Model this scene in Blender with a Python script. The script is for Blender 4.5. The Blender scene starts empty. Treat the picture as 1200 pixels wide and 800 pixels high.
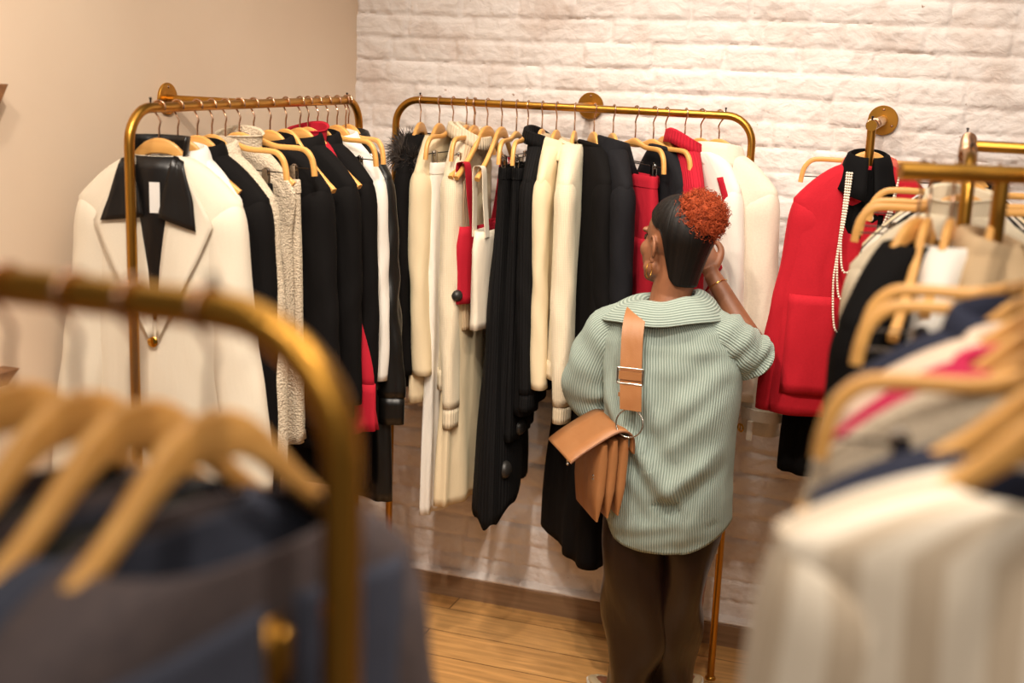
import bpy, math, random
import numpy as np
from mathutils import Vector, Matrix, noise, Euler
PI = math.pi
sin, cos, rad = math.sin, math.cos, math.radians
scene = bpy.context.scene
COL = scene.collection
RND = random.Random(7)

# ------------------------------------------------------------------ colour / materials
def lin(c):
    def f(u):
        u /= 255.0
        return u / 12.92 if u <= 0.04045 else ((u + 0.055) / 1.055) ** 2.4
    return (f(c[0]), f(c[1]), f(c[2]), 1.0)

class Nodes:
    def __init__(self, name):
        self.m = bpy.data.materials.new(name)
        self.m.use_nodes = True
        self.t = self.m.node_tree
        self.b = self.t.nodes['Principled BSDF']
    def n(self, kind, **kw):
        nd = self.t.nodes.new(kind)
        for k, v in kw.items():
            if k in nd.inputs.keys():
                nd.inputs[k].default_value = v
            else:
                setattr(nd, k, v)
        return nd
    def link(self, a, b):
        self.t.links.new(a, b)
    def math(self, op, a, b=None):
        nd = self.t.nodes.new('ShaderNodeMath'); nd.operation = op
        for i, v in enumerate((a, b)):
            if v is None: continue
            if isinstance(v, (int, float)): nd.inputs[i].default_value = v
            else: self.link(v, nd.inputs[i])
        return nd.outputs[0]
    def uv(self):
        tc = self.n('ShaderNodeTexCoord'); s = self.n('ShaderNodeSeparateXYZ')
        self.link(tc.outputs['UV'], s.inputs[0])
        return tc, s.outputs[0], s.outputs[1]
    def bump(self, h, strength=0.5, dist=0.002, prev=None):
        bp = self.n('ShaderNodeBump'); bp.inputs['Strength'].default_value = strength
        bp.inputs['Distance'].default_value = dist
        self.link(h, bp.inputs['Height'])
        if prev is not None: self.link(prev, bp.inputs['Normal'])
        return bp.outputs[0]

def fabric(name, c, rough=0.85, sheen=0.25, kind='weave', scale=1.0, c2=None, spec=0.25, bump=0.35):
    """cloth: kind = weave / rib / knit / boucle / wool / satin / leather / stripe / cord"""
    N = Nodes(name); b = N.b
    col = lin(c)
    b.inputs['Roughness'].default_value = rough
    b.inputs['Specular IOR Level'].default_value = spec
    b.inputs['Sheen Weight'].default_value = sheen
    b.inputs['Sheen Roughness'].default_value = 0.5
    b.inputs['Sheen Tint'].default_value = tuple(min(1, x * 1.5 + 0.02) for x in col[:3]) + (1,)
    tc, u, v = N.uv()
    c2l = lin(c2) if c2 else tuple(x * 0.82 for x in col[:3]) + (1,)
    mix = N.n('ShaderNodeMix', data_type='RGBA'); mix.inputs[6].default_value = col; mix.inputs[7].default_value = c2l
    N.link(mix.outputs[2], b.inputs['Base Color'])
    # broad soft wrinkles shared by every cloth
    wr = N.n('ShaderNodeTexNoise'); wr.inputs['Scale'].default_value = 7; wr.inputs['Detail'].default_value = 3
    mp = N.n('ShaderNodeMapping'); mp.inputs['Scale'].default_value = (1.6, 0.55, 1)
    N.link(tc.outputs['UV'], mp.inputs[0]); N.link(mp.outputs[0], wr.inputs['Vector'])
    nb = N.bump(wr.outputs[0], 0.35, 0.02 if kind != 'satin' else 0.03)
    if kind in ('weave', 'wool'):
        nz = N.n('ShaderNodeTexNoise'); nz.inputs['Scale'].default_value = 420 * scale if kind == 'weave' else 160 * scale
        nz.inputs['Detail'].default_value = 2
        N.link(tc.outputs['UV'], nz.inputs['Vector'])
        N.link(nz.outputs[0], mix.inputs[0])
        nb = N.bump(nz.outputs[0], bump, 0.001, nb)
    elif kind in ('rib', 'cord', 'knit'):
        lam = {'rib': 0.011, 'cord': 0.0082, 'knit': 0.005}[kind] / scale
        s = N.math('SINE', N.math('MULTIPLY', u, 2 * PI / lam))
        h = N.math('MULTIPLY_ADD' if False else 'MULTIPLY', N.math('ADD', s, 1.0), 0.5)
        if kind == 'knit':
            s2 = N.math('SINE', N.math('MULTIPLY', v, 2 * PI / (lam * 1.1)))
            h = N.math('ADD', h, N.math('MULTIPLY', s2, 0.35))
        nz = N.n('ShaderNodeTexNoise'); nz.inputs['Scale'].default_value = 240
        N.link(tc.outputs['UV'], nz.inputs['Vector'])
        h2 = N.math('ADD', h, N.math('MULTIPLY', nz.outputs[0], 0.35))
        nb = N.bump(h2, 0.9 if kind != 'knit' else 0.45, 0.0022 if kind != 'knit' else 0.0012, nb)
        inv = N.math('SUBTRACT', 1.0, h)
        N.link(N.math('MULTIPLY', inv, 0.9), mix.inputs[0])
    elif kind == 'boucle':
        vo = N.n('ShaderNodeTexVoronoi'); vo.inputs['Scale'].default_value = 190 * scale
        N.link(tc.outputs['UV'], vo.inputs['Vector'])
        nz = N.n('ShaderNodeTexNoise'); nz.inputs['Scale'].default_value = 260 * scale; nz.inputs['Detail'].default_value = 4
        N.link(tc.outputs['UV'], nz.inputs['Vector'])
        N.link(vo.outputs['Distance'], mix.inputs[0])
        nb = N.bump(N.math('ADD', N.math('SUBTRACT', 1.0, vo.outputs['Distance']), nz.outputs[0]), 0.9, 0.004, nb)
    elif kind == 'leather':
        vo = N.n('ShaderNodeTexVoronoi'); vo.inputs['Scale'].default_value = 330 * scale
        N.link(tc.outputs['UV'], vo.inputs['Vector'])
        nb = N.bump(vo.outputs['Distance'], 0.18, 0.0008, nb)
        nz = N.n('ShaderNodeTexNoise'); nz.inputs['Scale'].default_value = 14
        N.link(tc.outputs['UV'], nz.inputs['Vector']); N.link(nz.outputs[0], mix.inputs[0])
    elif kind == 'stripe':
        s = N.math('SINE', N.math('MULTIPLY', u, 2 * PI / (0.045 / scale)))
        st = N.math('SMOOTH_MIN' if False else 'GREATER_THAN', s, 0.15)
        N.link(st, mix.inputs[0])
        nz = N.n('ShaderNodeTexNoise'); nz.inputs['Scale'].default_value = 260
        N.link(tc.outputs['UV'], nz.inputs['Vector'])
        nb = N.bump(nz.outputs[0], 0.35, 0.0015, nb)
    elif kind == 'satin':
        mix.inputs[0].default_value = 0.0
    N.link(nb, b.inputs['Normal'])
    return N.m

def plain(name, c, rough=0.5, metal=0.0, spec=0.5, bump=0.0, bscale=60.0):
    N = Nodes(name); b = N.b
    b.inputs['Base Color'].default_value = lin(c)
    b.inputs['Roughness'].default_value = rough
    b.inputs['Metallic'].default_value = metal
    b.inputs['Specular IOR Level'].default_value = spec
    tc = N.n('ShaderNodeTexCoord'); nz = N.n('ShaderNodeTexNoise'); nz.inputs['Scale'].default_value = bscale
    nz.inputs['Detail'].default_value = 4
    N.link(tc.outputs['Object'], nz.inputs['Vector'])
    mr = N.n('ShaderNodeMapRange'); mr.inputs[3].default_value = max(0.02, rough - 0.06); mr.inputs[4].default_value = min(1, rough + 0.06)
    N.link(nz.outputs[0], mr.inputs[0]); N.link(mr.outputs[0], b.inputs['Roughness'])
    if bump:
        N.link(N.bump(nz.outputs[0], bump, 0.002), b.inputs['Normal'])
    return N.m

def wood_mat(name, c, c2, rough=0.45):
    N = Nodes(name); b = N.b
    tc = N.n('ShaderNodeTexCoord'); mp = N.n('ShaderNodeMapping'); mp.inputs['Scale'].default_value = (4, 60, 60)
    N.link(tc.outputs['Object'], mp.inputs[0])
    nz = N.n('ShaderNodeTexNoise'); nz.inputs['Scale'].default_value = 1.0; nz.inputs['Detail'].default_value = 5
    N.link(mp.outputs[0], nz.inputs['Vector'])
    cr = N.n('ShaderNodeValToRGB'); cr.color_ramp.elements[0].color = lin(c2); cr.color_ramp.elements[1].color = lin(c)
    cr.color_ramp.elements[0].position = 0.25; cr.color_ramp.elements[1].position = 0.7
    N.link(nz.outputs[0], cr.inputs[0]); N.link(cr.outputs[0], b.inputs['Base Color'])
    b.inputs['Roughness'].default_value = rough
    N.link(N.bump(nz.outputs[0], 0.1, 0.001), b.inputs['Normal'])
    return N.m

def floor_mat():
    N = Nodes('oak_plank_floor'); b = N.b
    tc = N.n('ShaderNodeTexCoord'); mp = N.n('ShaderNodeMapping'); mp.inputs['Location'].default_value = (0.43, 0.11, 0)
    N.link(tc.outputs['Object'], mp.inputs[0])
    br = N.n('ShaderNodeTexBrick'); br.offset = 0.37
    br.inputs['Scale'].default_value = 1.0
    br.inputs['Brick Width'].default_value = 1.25; br.inputs['Row Height'].default_value = 0.19
    br.inputs['Mortar Size'].default_value = 0.0022; br.inputs['Mortar Smooth'].default_value = 0.2
    br.inputs['Color1'].default_value = lin((212, 162, 100)); br.inputs['Color2'].default_value = lin((190, 138, 80))
    br.inputs['Mortar'].default_value = lin((88, 56, 28)); br.inputs['Bias'].default_value = 0.0
    N.link(mp.outputs[0], br.inputs['Vector'])
    m2 = N.n('ShaderNodeMapping'); m2.inputs['Scale'].default_value = (2.2, 26, 1)
    N.link(tc.outputs['Object'], m2.inputs[0])
    nz = N.n('ShaderNodeTexNoise'); nz.inputs['Scale'].default_value = 1.6; nz.inputs['Detail'].default_value = 7; nz.inputs['Distortion'].default_value = 0.7
    N.link(m2.outputs[0], nz.inputs['Vector'])
    mr = N.n('ShaderNodeMapRange'); mr.inputs[1].default_value = 0.3; mr.inputs[2].default_value = 0.7
    mr.inputs[3].default_value = 0.70; mr.inputs[4].default_value = 1.12
    N.link(nz.outputs[0], mr.inputs[0])
    mx = N.n('ShaderNodeMix', data_type='RGBA', blend_type='MULTIPLY'); mx.inputs[0].default_value = 1
    N.link(br.outputs['Color'], mx.inputs[6]); N.link(mr.outputs[0], mx.inputs[7])
    N.link(mx.outputs[2], b.inputs['Base Color'])
    b.inputs['Roughness'].default_value = 0.42; b.inputs['Specular IOR Level'].default_value = 0.4
    bp = N.bump(N.math('SUBTRACT', 1.0, br.outputs['Fac']), 0.4, 0.002)
    N.link(N.bump(nz.outputs[0], 0.1, 0.001, bp), b.inputs['Normal'])
    return N.m

def brickpaint_mat():
    N = Nodes('white_painted_brick'); b = N.b
    tc = N.n('ShaderNodeTexCoord')
    nz = N.n('ShaderNodeTexNoise'); nz.inputs['Scale'].default_value = 4.5; nz.inputs['Detail'].default_value = 8; nz.inputs['Roughness'].default_value = 0.65
    N.link(tc.outputs['Object'], nz.inputs['Vector'])
    cr = N.n('ShaderNodeValToRGB')
    e = cr.color_ramp.elements
    e[0].position = 0.30; e[0].color = lin((216, 200, 190)); e[1].position = 0.52; e[1].color = lin((236, 228, 223))
    N.link(nz.outputs[0], cr.inputs[0])
    # chips where the paint has come off
    n2 = N.n('ShaderNodeTexNoise'); n2.inputs['Scale'].default_value = 26; n2.inputs['Detail'].default_value = 4
    N.link(tc.outputs['Object'], n2.inputs['Vector'])
    ch = N.n('ShaderNodeMapRange'); ch.inputs[1].default_value = 0.735; ch.inputs[2].default_value = 0.78
    N.link(n2.outputs[0], ch.inputs[0])
    mx = N.n('ShaderNodeMix', data_type='RGBA'); mx.inputs[7].default_value = lin((150, 112, 84))
    N.link(ch.outputs[0], mx.inputs[0]); N.link(cr.outputs[0], mx.inputs[6]); N.link(mx.outputs[2], b.inputs['Base Color'])
    b.inputs['Roughness'].default_value = 0.62; b.inputs['Specular IOR Level'].default_value = 0.35
    n3 = N.n('ShaderNodeTexNoise'); n3.inputs['Scale'].default_value = 55; n3.inputs['Detail'].default_value = 6
    m3 = N.n('ShaderNodeMapping'); m3.inputs['Scale'].default_value = (0.85, 1, 1.15)
    N.link(tc.outputs['Object'], m3.inputs[0]); N.link(m3.outputs[0], n3.inputs['Vector'])
    n4 = N.n('ShaderNodeTexNoise'); n4.inputs['Scale'].default_value = 17; n4.inputs['Detail'].default_value = 5; n4.inputs['Distortion'].default_value = 1.2
    N.link(m3.outputs[0], n4.inputs['Vector'])
    b1 = N.bump(n4.outputs[0], 0.4, 0.016)
    N.link(N.bump(n3.outputs[0], 0.45, 0.007, b1), b.inputs['Normal'])
    return N.m

def plaster_mat():
    N = Nodes('cream_plaster'); b = N.b
    tc = N.n('ShaderNodeTexCoord'); nz = N.n('ShaderNodeTexNoise'); nz.inputs['Scale'].default_value = 2.2; nz.inputs['Detail'].default_value = 5
    N.link(tc.outputs['Object'], nz.inputs['Vector'])
    cr = N.n('ShaderNodeValToRGB'); e = cr.color_ramp.elements
    e[0].position = 0.3; e[0].color = lin((230, 206, 180)); e[1].position = 0.7; e[1].color = lin((235, 213, 188))
    N.link(nz.outputs[0], cr.inputs[0]); N.link(cr.outputs[0], b.inputs['Base Color'])
    b.inputs['Roughness'].default_value = 0.75
    n2 = N.n('ShaderNodeTexNoise'); n2.inputs['Scale'].default_value = 90
    N.link(tc.outputs['Object'], n2.inputs['Vector']); N.link(N.bump(n2.outputs[0], 0.06, 0.002), b.inputs['Normal'])
    return N.m

def skin_mat():
    N = Nodes('brown_skin'); b = N.b
    tc = N.n('ShaderNodeTexCoord'); nz = N.n('ShaderNodeTexNoise'); nz.inputs['Scale'].default_value = 14; nz.inputs['Detail'].default_value = 5
    N.link(tc.outputs['Object'], nz.inputs['Vector'])
    cr = N.n('ShaderNodeValToRGB'); e = cr.color_ramp.elements
    e[0].position = 0.3; e[0].color = lin((128, 82, 56)); e[1].position = 0.7; e[1].color = lin((152, 100, 70))
    N.link(nz.outputs[0], cr.inputs[0]); N.link(cr.outputs[0], b.inputs['Base Color'])
    b.inputs['Roughness'].default_value = 0.48; b.inputs['Subsurface Weight'].default_value = 0.08
    b.inputs['Subsurface Radius'].default_value = (0.01, 0.004, 0.002)
    n2 = N.n('ShaderNodeTexNoise'); n2.inputs['Scale'].default_value = 380
    N.link(tc.outputs['Object'], n2.inputs['Vector']); N.link(N.bump(n2.outputs[0], 0.12, 0.0006), b.inputs['Normal'])
    return N.m

def hair_mat(name, c, c2, rough=0.4, streak=(220, 220, 6)):
    N = Nodes(name); b = N.b
    tc = N.n('ShaderNodeTexCoord'); mp = N.n('ShaderNodeMapping'); mp.inputs['Scale'].default_value = streak
    N.link(tc.outputs['UV'], mp.inputs[0])
    nz = N.n('ShaderNodeTexNoise'); nz.inputs['Scale'].default_value = 1.0; nz.inputs['Detail'].default_value = 5
    N.link(mp.outputs[0], nz.inputs['Vector'])
    cr = N.n('ShaderNodeValToRGB'); e = cr.color_ramp.elements
    e[0].position = 0.35; e[0].color = lin(c2); e[1].position = 0.7; e[1].color = lin(c)
    N.link(nz.outputs[0], cr.inputs[0]); N.link(cr.outputs[0], b.inputs['Base Color'])
    b.inputs['Roughness'].default_value = rough
    N.link(N.bump(nz.outputs[0], 0.9, 0.004), b.inputs['Normal']); b.inputs['Specular IOR Level'].default_value = .3
    return N.m

M = {}
M['brass'] = plain('brushed_gold_metal', (186, 136, 58), 0.34, 1.0, bscale=25)
M['rose'] = plain('hook_metal', (206, 168, 140), 0.22, 1.0)
M['chrome'] = plain('chrome_clip_metal', (205, 200, 195), 0.16, 1.0)
M['darkmetal'] = plain('dark_rod_metal', (70, 62, 56), 0.3, 1.0)
M['gold'] = plain('gold_jewel', (222, 170, 70), 0.2, 1.0)
M['pearl'] = plain('pearl', (236, 224, 205), 0.22, 0.0, 0.7)
M['hanger'] = wood_mat('lacquered_beech', (226, 172, 98), (206, 148, 76), 0.38)
M['wood'] = wood_mat('walnut_board', (150, 104, 66), (118, 78, 46), 0.5)
M['tag'] = plain('black_plastic', (34, 32, 30), 0.45)
M['tagred'] = plain('grey_plastic', (70, 66, 60), 0.5)
M['paper'] = plain('white_card', (230, 226, 220), 0.8)
M['ivory'] = fabric('ivory_crepe', (236, 224, 203), kind='weave', bump=0.12)
M['ivorywool'] = fabric('ivory_wool', (235, 222, 202), kind='wool', bump=0.3, sheen=0.4)
M['cream'] = fabric('cream_cotton', (232, 212, 176), kind='weave', bump=0.12)
M['creamknit'] = fabric('cream_knit', (232, 216, 188), kind='knit', sheen=0.4)
M['creamrib'] = fabric('cream_rib', (232, 214, 184), kind='rib', sheen=0.3)
M['beigerib'] = fabric('beige_rib', (205, 180, 146), kind='rib', sheen=0.3)
M['beige'] = fabric('beige_crepe', (205, 176, 138), kind='weave')
M['boucle'] = fabric('cream_boucle', (226, 210, 186), kind='boucle', c2=(188, 170, 146))
M['white'] = fabric('white_cotton', (238, 232, 222), kind='weave', bump=0.1)
M['black'] = fabric('black_wool_cloth', (15, 13, 13), kind='wool', sheen=0.03, spec=0.13, bump=0.2)
M['black2'] = fabric('black_crepe', (11, 10, 11), kind='weave', sheen=0.03, spec=0.13, bump=0.15)
M['blackrib'] = fabric('black_rib', (13, 12, 13), kind='rib', sheen=0.03, spec=0.2)
M['blackleather'] = fabric('black_leather', (13, 12, 11), rough=0.38, sheen=0, kind='leather', spec=0.5)
M['satin'] = fabric('black_satin', (19, 16, 15), rough=0.36, sheen=0.0, kind='satin', spec=0.5)
M['navy'] = fabric('navy_wool', (38, 42, 60), kind='wool', sheen=0.15)
M['navyblack'] = fabric('blue_black_wool', (18, 18, 23), kind='wool', sheen=0.04)
M['red'] = fabric('red_crepe', (176, 24, 44), kind='weave', bump=0.15)
M['redwool'] = fabric('red_wool', (190, 26, 42), kind='wool', sheen=0.35, bump=0.4)
M['redrib'] = fabric('red_rib', (188, 26, 48), kind='rib', sheen=0.3)
M['wine'] = fabric('dark_red_wool', (110, 22, 40), kind='wool')
M['magenta'] = fabric('raspberry_crepe', (190, 40, 80), kind='weave')
M['coral'] = fabric('coral_lining', (222, 110, 92), kind='weave')
M['pink'] = fabric('pale_pink_cream', (232, 206, 182), kind='wool', sheen=0.3)
M['stripe'] = fabric('grey_cream_stripe', (236, 224, 205), kind='stripe', c2=(206, 188, 164), scale=0.8)
M['bwstripe'] = fabric('black_white_stripe', (24, 23, 24), kind='stripe', c2=(226, 216, 200), scale=1.5)
M['grey'] = fabric('slate_grey_tweed', (92, 80, 78), kind='wool', scale=0.4, c2=(62, 56, 60), sheen=0.3)
M['denim'] = fabric('dark_blue_denim', (70, 74, 88), kind='weave', c2=(44, 46, 58), scale=0.6)
M['moss'] = fabric('dark_moss_boucle', (72, 70, 62), kind='boucle', c2=(36, 38, 36), scale=0.6)
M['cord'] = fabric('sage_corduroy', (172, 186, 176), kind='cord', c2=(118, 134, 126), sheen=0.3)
M['brownleather'] = fabric('dark_brown_leather', (31, 17, 13), rough=0.31, sheen=0, kind='leather', spec=0.45)
M['tan'] = fabric('tan_leather', (166, 116, 74), rough=0.42, sheen=0, kind='leather', c2=(154, 100, 58), spec=0.4)
M['tanedge'] = plain('tan_edge', (112, 70, 40), 0.55)
M['shoe'] = plain('beige_suede', (206, 186, 150), 0.7)
M['sole'] = plain('shoe_sole', (228, 220, 205), 0.6)
M['fur'] = plain('black_fur', (52, 43, 37), 0.6)
M['skin'] = skin_mat()
M['hair'] = hair_mat('slicked_black_hair', (22, 17, 15), (6, 5, 5), 0.5, (90, 3, 1))
M['bun'] = hair_mat('copper_curls', (186, 82, 40), (128, 48, 22), 0.75, (30, 30, 1))
M['eye'] = plain('eye', (60, 40, 30), 0.15)
M['floor'] = floor_mat(); M['brick'] = brickpaint_mat(); M['plaster'] = plaster_mat()
M['skirting'] = wood_mat('skirting_wood', (150, 118, 88), (122, 94, 68), 0.5)

# ------------------------------------------------------------------ mesh builder
class MB:
    def __init__(s): s.v = []; s.f = []; s.uv = []
    def face(s, idx, uvs): s.f.append(idx); s.uv.append(uvs)
    def grid(s, rows, closed=False, flip=False, uvs=None):
        """rows of points (same length) -> quads, UV in metres"""
        base = len(s.v); n = len(rows[0]); m = len(rows)
        V = [[Vector(p) for p in r] for r in rows]
        for r in V: s.v.extend(r)
        mid = V[m // 2]
        us = [0.0]
        for i in range(1, n + 1):
            us.append(us[-1] + (mid[i % n] - mid[i - 1]).length)
        vs = [0.0]
        for j in range(1, m):
            k = min(n // 4, n - 1)
            vs.append(vs[-1] + (V[j][k] - V[j - 1][k]).length)
        for j in range(m - 1):
            for i in range(n if closed else n - 1):
                a = base + j * n + i; b = base + j * n + (i + 1) % n
                c = b + n; d = a + n
                q = (a, b, c, d); uvq = ((us[i], -vs[j]), (us[i + 1], -vs[j]), (us[i + 1], -vs[j + 1]), (us[i], -vs[j + 1]))
                if flip: q = q[::-1]; uvq = uvq[::-1]
                s.face(q, uvq)
        return base
    def cap(s, base, n, flip=False):
        c = sum((s.v[base + i] for i in range(n)), Vector()) / n
        ci = len(s.v); s.v.append(c)
        for i in range(n):
            t = (ci, base + i, base + (i + 1) % n)
            if flip: t = t[::-1]
            s.face(t, ((0, 0), (.01, 0), (.01, .01)))
    def loft(s, rings, cap0=False, cap1=False, flip=False):
        b = s.grid(rings, closed=True, flip=flip); n = len(rings[0])
        if cap0: s.cap(b, n, not flip)
        if cap1: s.cap(b + n * (len(rings) - 1), n, flip)
    def tube(s, path, r, n=10, caps=True, sx=1.0, sy=1.0, up=None, closed=False):
        P = [Vector(p) for p in path]; m = len(P)
        R = r if isinstance(r, (list, tuple)) else [r] * m
        rings = []; nrm = None
        for i in range(m):
            if closed: t = (P[(i + 1) % m] - P[i - 1])
            else: t = (P[min(i + 1, m - 1)] - P[max(i - 1, 0)])
            t.normalize()
            if nrm is None:
                a = Vector(up) if up else (Vector((0, 0, 1)) if abs(t.z) < 0.9 else Vector((1, 0, 0)))
                nrm = (a - t * a.dot(t)).normalized()
            else:
                nrm = (nrm - t * nrm.dot(t)).normalized()
            bn = t.cross(nrm)
            rings.append([P[i] + nrm * (R[i] * sx * cos(2 * PI * k / n)) + bn * (R[i] * sy * sin(2 * PI * k / n)) for k in range(n)])
        if closed: rings.append(rings[0]); caps = False
        s.loft(rings, caps, caps)
    def sweep(s, path, w, h, yoff=None):
        """rectangular rounded section along a path in the XZ plane; w along Y, h in plane; lists allowed"""
        P = [Vector(p) for p in path]; m = len(P); rings = []
        for i in range(m):
            t = (P[min(i + 1, m - 1)] - P[max(i - 1, 0)]).normalized()
            nz = Vector((-t.z, 0, t.x)); ww = w[i] if isinstance(w, list) else w; hh = h[i] if isinstance(h, list) else h
            ring = []
            for k in range(12):
                a = 2 * PI * k / 12
                cx = math.copysign(abs(cos(a)) ** 0.45, cos(a)); sx_ = math.copysign(abs(sin(a)) ** 0.45, sin(a))
                ring.append(P[i] + nz * (hh / 2 * sx_) + Vector((0, ww / 2 * cx, 0)))
            rings.append(ring)
        s.loft(rings, True, True)
    def box(s, c, d, rot=None):
        c = Vector(c); d = Vector(d) / 2; b = len(s.v)
        for z in (-1, 1):
            for y in (-1, 1):
                for x in (-1, 1):
                    p = Vector((x * d.x, y * d.y, z * d.z))
                    if rot is not None: p = rot @ p
                    s.v.append(c + p)
        for q in ((0, 2, 3, 1), (4, 5, 7, 6), (0, 1, 5, 4), (2, 6, 7, 3), (0, 4, 6, 2), (1, 3, 7, 5)):
            p = [s.v[b + i] for i in q]; l1 = (p[1] - p[0]).length; l2 = (p[2] - p[1]).length
            s.face(tuple(b + i for i in q), ((0, 0), (l1, 0), (l1, l2), (0, l2)))
    def ball(s, c, r, nu=14, nv=9, mat=None):
        c = Vector(c); r = r if isinstance(r, (tuple, list)) else (r, r, r); rings = []
        for j in range(nv + 1):
            ph = PI * (j + 0.001) / (nv + 0.002)
            ring = []
            for i in range(nu):
                a = 2 * PI * i / nu
                p = Vector((r[0] * sin(ph) * cos(a), r[1] * sin(ph) * sin(a), r[2] * cos(ph)))
                if mat is not None: p = mat @ p
                ring.append(c + p)
            rings.append(ring)
        s.loft(rings, True, True, flip=True)
    def lathe(s, prof, c=(0, 0, 0), n=24, mat=None):
        """prof = (radius, height) list, revolved about local Z"""
        c = Vector(c); rings = []
        for r, z in prof:
            ring = []
            for i in range(n):
                a = 2 * PI * i / n; p = Vector((max(r, 1e-5) * cos(a), max(r, 1e-5) * sin(a), z))
                if mat is not None: p = mat @ p
                ring.append(c + p)
            rings.append(ring)
        s.loft(rings, True, True)
    def build(s, name, mat, parent=None, smooth=True, solid=0.0, sub=0, offset=0.0, angle=50):
        me = bpy.data.meshes.new(name)
        me.from_pydata([tuple(p) for p in s.v], [], s.f)
        uvl = me.uv_layers.new(name='UVMap')
        flat = [c for u in s.uv for p in u for c in p]
        uvl.data.foreach_set('uv', flat)
        me.materials.append(M[mat] if isinstance(mat, str) else mat)
        if smooth:
            me.polygons.foreach_set('use_smooth', [True] * len(me.polygons))
            me.set_sharp_from_angle(angle=rad(angle))
        me.update()
        o = bpy.data.objects.new(name, me); COL.objects.link(o)
        if parent is not None: o.parent = parent
        if sub:
            md = o.modifiers.new('sub', 'SUBSURF'); md.levels = sub; md.render_levels = sub
        if solid:
            md = o.modifiers.new('solid', 'SOLIDIFY'); md.thickness = solid; md.offset = offset
        return o

def empty(name, loc, rz=0.0):
    o = bpy.data.objects.new(name, None); COL.objects.link(o)
    o.location = loc; o.rotation_euler = (0, 0, rz); o.empty_display_size = 0.1
    return o
def tag(o, label, cat, group=None):
    o['label'] = label; o['category'] = cat
    if group: o['group'] = group
    return o
def struct(o): o['kind'] = 'structure'; return o
def lerp(a, b, t): return a + (b - a) * t
def interp(tab, z):
    """piecewise smooth interpolation of rows (z, ...) sorted by falling z"""
    if z >= tab[0][0]: return tab[0][1:]
    for a, b in zip(tab, tab[1:]):
        if z >= b[0]:
            t = (a[0] - z) / max(1e-6, a[0] - b[0]); t = t * t * (3 - 2 * t)
            return tuple(lerp(p, q, t) for p, q in zip(a[1:], b[1:]))
    return tab[-1][1:]
def smooth_path(pts, n):
    """Catmull-Rom through points"""
    P = [Vector(p) for p in pts]; out = []
    for i in range(len(P) - 1):
        p0 = P[max(i - 1, 0)]; p1 = P[i]; p2 = P[i + 1]; p3 = P[min(i + 2, len(P) - 1)]
        for k in range(n):
            t = k / n
            out.append(0.5 * ((2 * p1) + (p2 - p0) * t + (2 * p0 - 5 * p1 + 4 * p2 - p3) * t * t + (3 * p1 - p0 - 3 * p2 + p3) * t ** 3))
    out.append(P[-1]); return out

# ------------------------------------------------------------------ hangers
H = 1.92
RAIL_R = 0.0125
def hook_mesh():
    mb = MB(); r = 0.0165; pts = []
    for k in range(0, 13):
        a = rad(200 - k * 22)
        pts.append((-r * cos(a) * 1.0, 0, r * sin(a)))
    pts = [(x, y, z) for x, y, z in pts]
    x, y, z = pts[-1]
    tail = [(0.004, 0, -0.034), (0, 0, -0.05), (0, 0, -0.098)]
    mb.tube(smooth_path(pts + tail, 2), 0.0025, 8)
    return mb
ARM_A = [(-.200, -.238), (-.165, -.213), (-.120, -.178), (-.085, -.146), (-.055, -.117), (-.03, -.099), (0, -.093),
         (.03, -.099), (.055, -.117), (.085, -.146), (.120, -.178), (.165, -.213), (.200, -.238)]
ARM_S = [(-.160, -.208), (-.145, -.196), (-.115, -.172)] + ARM_A[3:10] + [(.115, -.172), (.145, -.196), (.160, -.208)]
ARM_B = [(-.203, -.185), (-.2, -.16), (-.192, -.135), (-.172, -.116), (-.14, -.112), (-.08, -.112), (-.04, -.104), (0, -.098),
         (.04, -.104), (.08, -.112), (.14, -.112), (.172, -.116), (.192, -.135), (.2, -.16), (.203, -.185)]
ARM_C = [(-.205, -.206), (-.17, -.190), (-.125, -.164), (-.085, -.138), (-.055, -.115), (-.03, -.099), (0, -.093),
         (.03, -.099), (.055, -.115), (.085, -.138), (.125, -.164), (.17, -.190), (.205, -.206)]
def make_hanger(kind):
    root = empty('clothes_hanger', (0, 0, 0))
    hook_mesh().build('hook', 'rose', root)
    mb = MB(); arm = {'A': ARM_A, 'S': ARM_S, 'B': ARM_B, 'C': ARM_C}[kind]
    path = smooth_path([(x, 0, z) for x, z in arm], 3)
    if kind != 'B':
        h = [0.017 + 0.022 * math.exp(-(p.x / 0.05) ** 2) for p in path]
        w = [0.013 + 0.004 * min(1, abs(p.x) / 0.2) ** 2 for p in path]
        path = [Vector((p.x, 0.006 * (abs(p.x) / 0.2) ** 2 - 0.0, p.z)) for p in path]
    else:
        h = [0.015 + 0.010 * math.exp(-(p.x / 0.03) ** 2) for p in path]; w = [0.013] * len(path)
    mb.sweep(path, w, h); mb.build('wooden_arms', 'hanger', root, angle=60)
    if kind == 'B':
        r = MB(); r.tube([(-.198, 0, -.166), (.198, 0, -.166)], 0.0018, 8); r.build('clip_rod', 'darkmetal', root)
        for s in (-1, 1):
            c = MB(); x = s * 0.135
            c.tube([(x + .009 * cos(a), 0, -.166 + .009 * sin(a)) for a in [2 * PI * k / 12 for k in range(12)]], 0.0022, 6, closed=True)
            for sy in (-1, 1):
                c.sweep([(x, sy * .0065, -.160), (x, sy * .0068, -.185), (x, sy * .005, -.208)], 0.003, [0.016, 0.019, 0.021])
                c.box((x, sy * .0052, -.205), (.022, .004, .012))
            c.build('clip', 'chrome', root)
    return root
PROTO = {}
def dup(root):
    r = root.copy(); COL.objects.link(r)
    for ch in list(root.children):
        c = ch.copy(); COL.objects.link(c); c.parent = r
    return r
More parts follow.
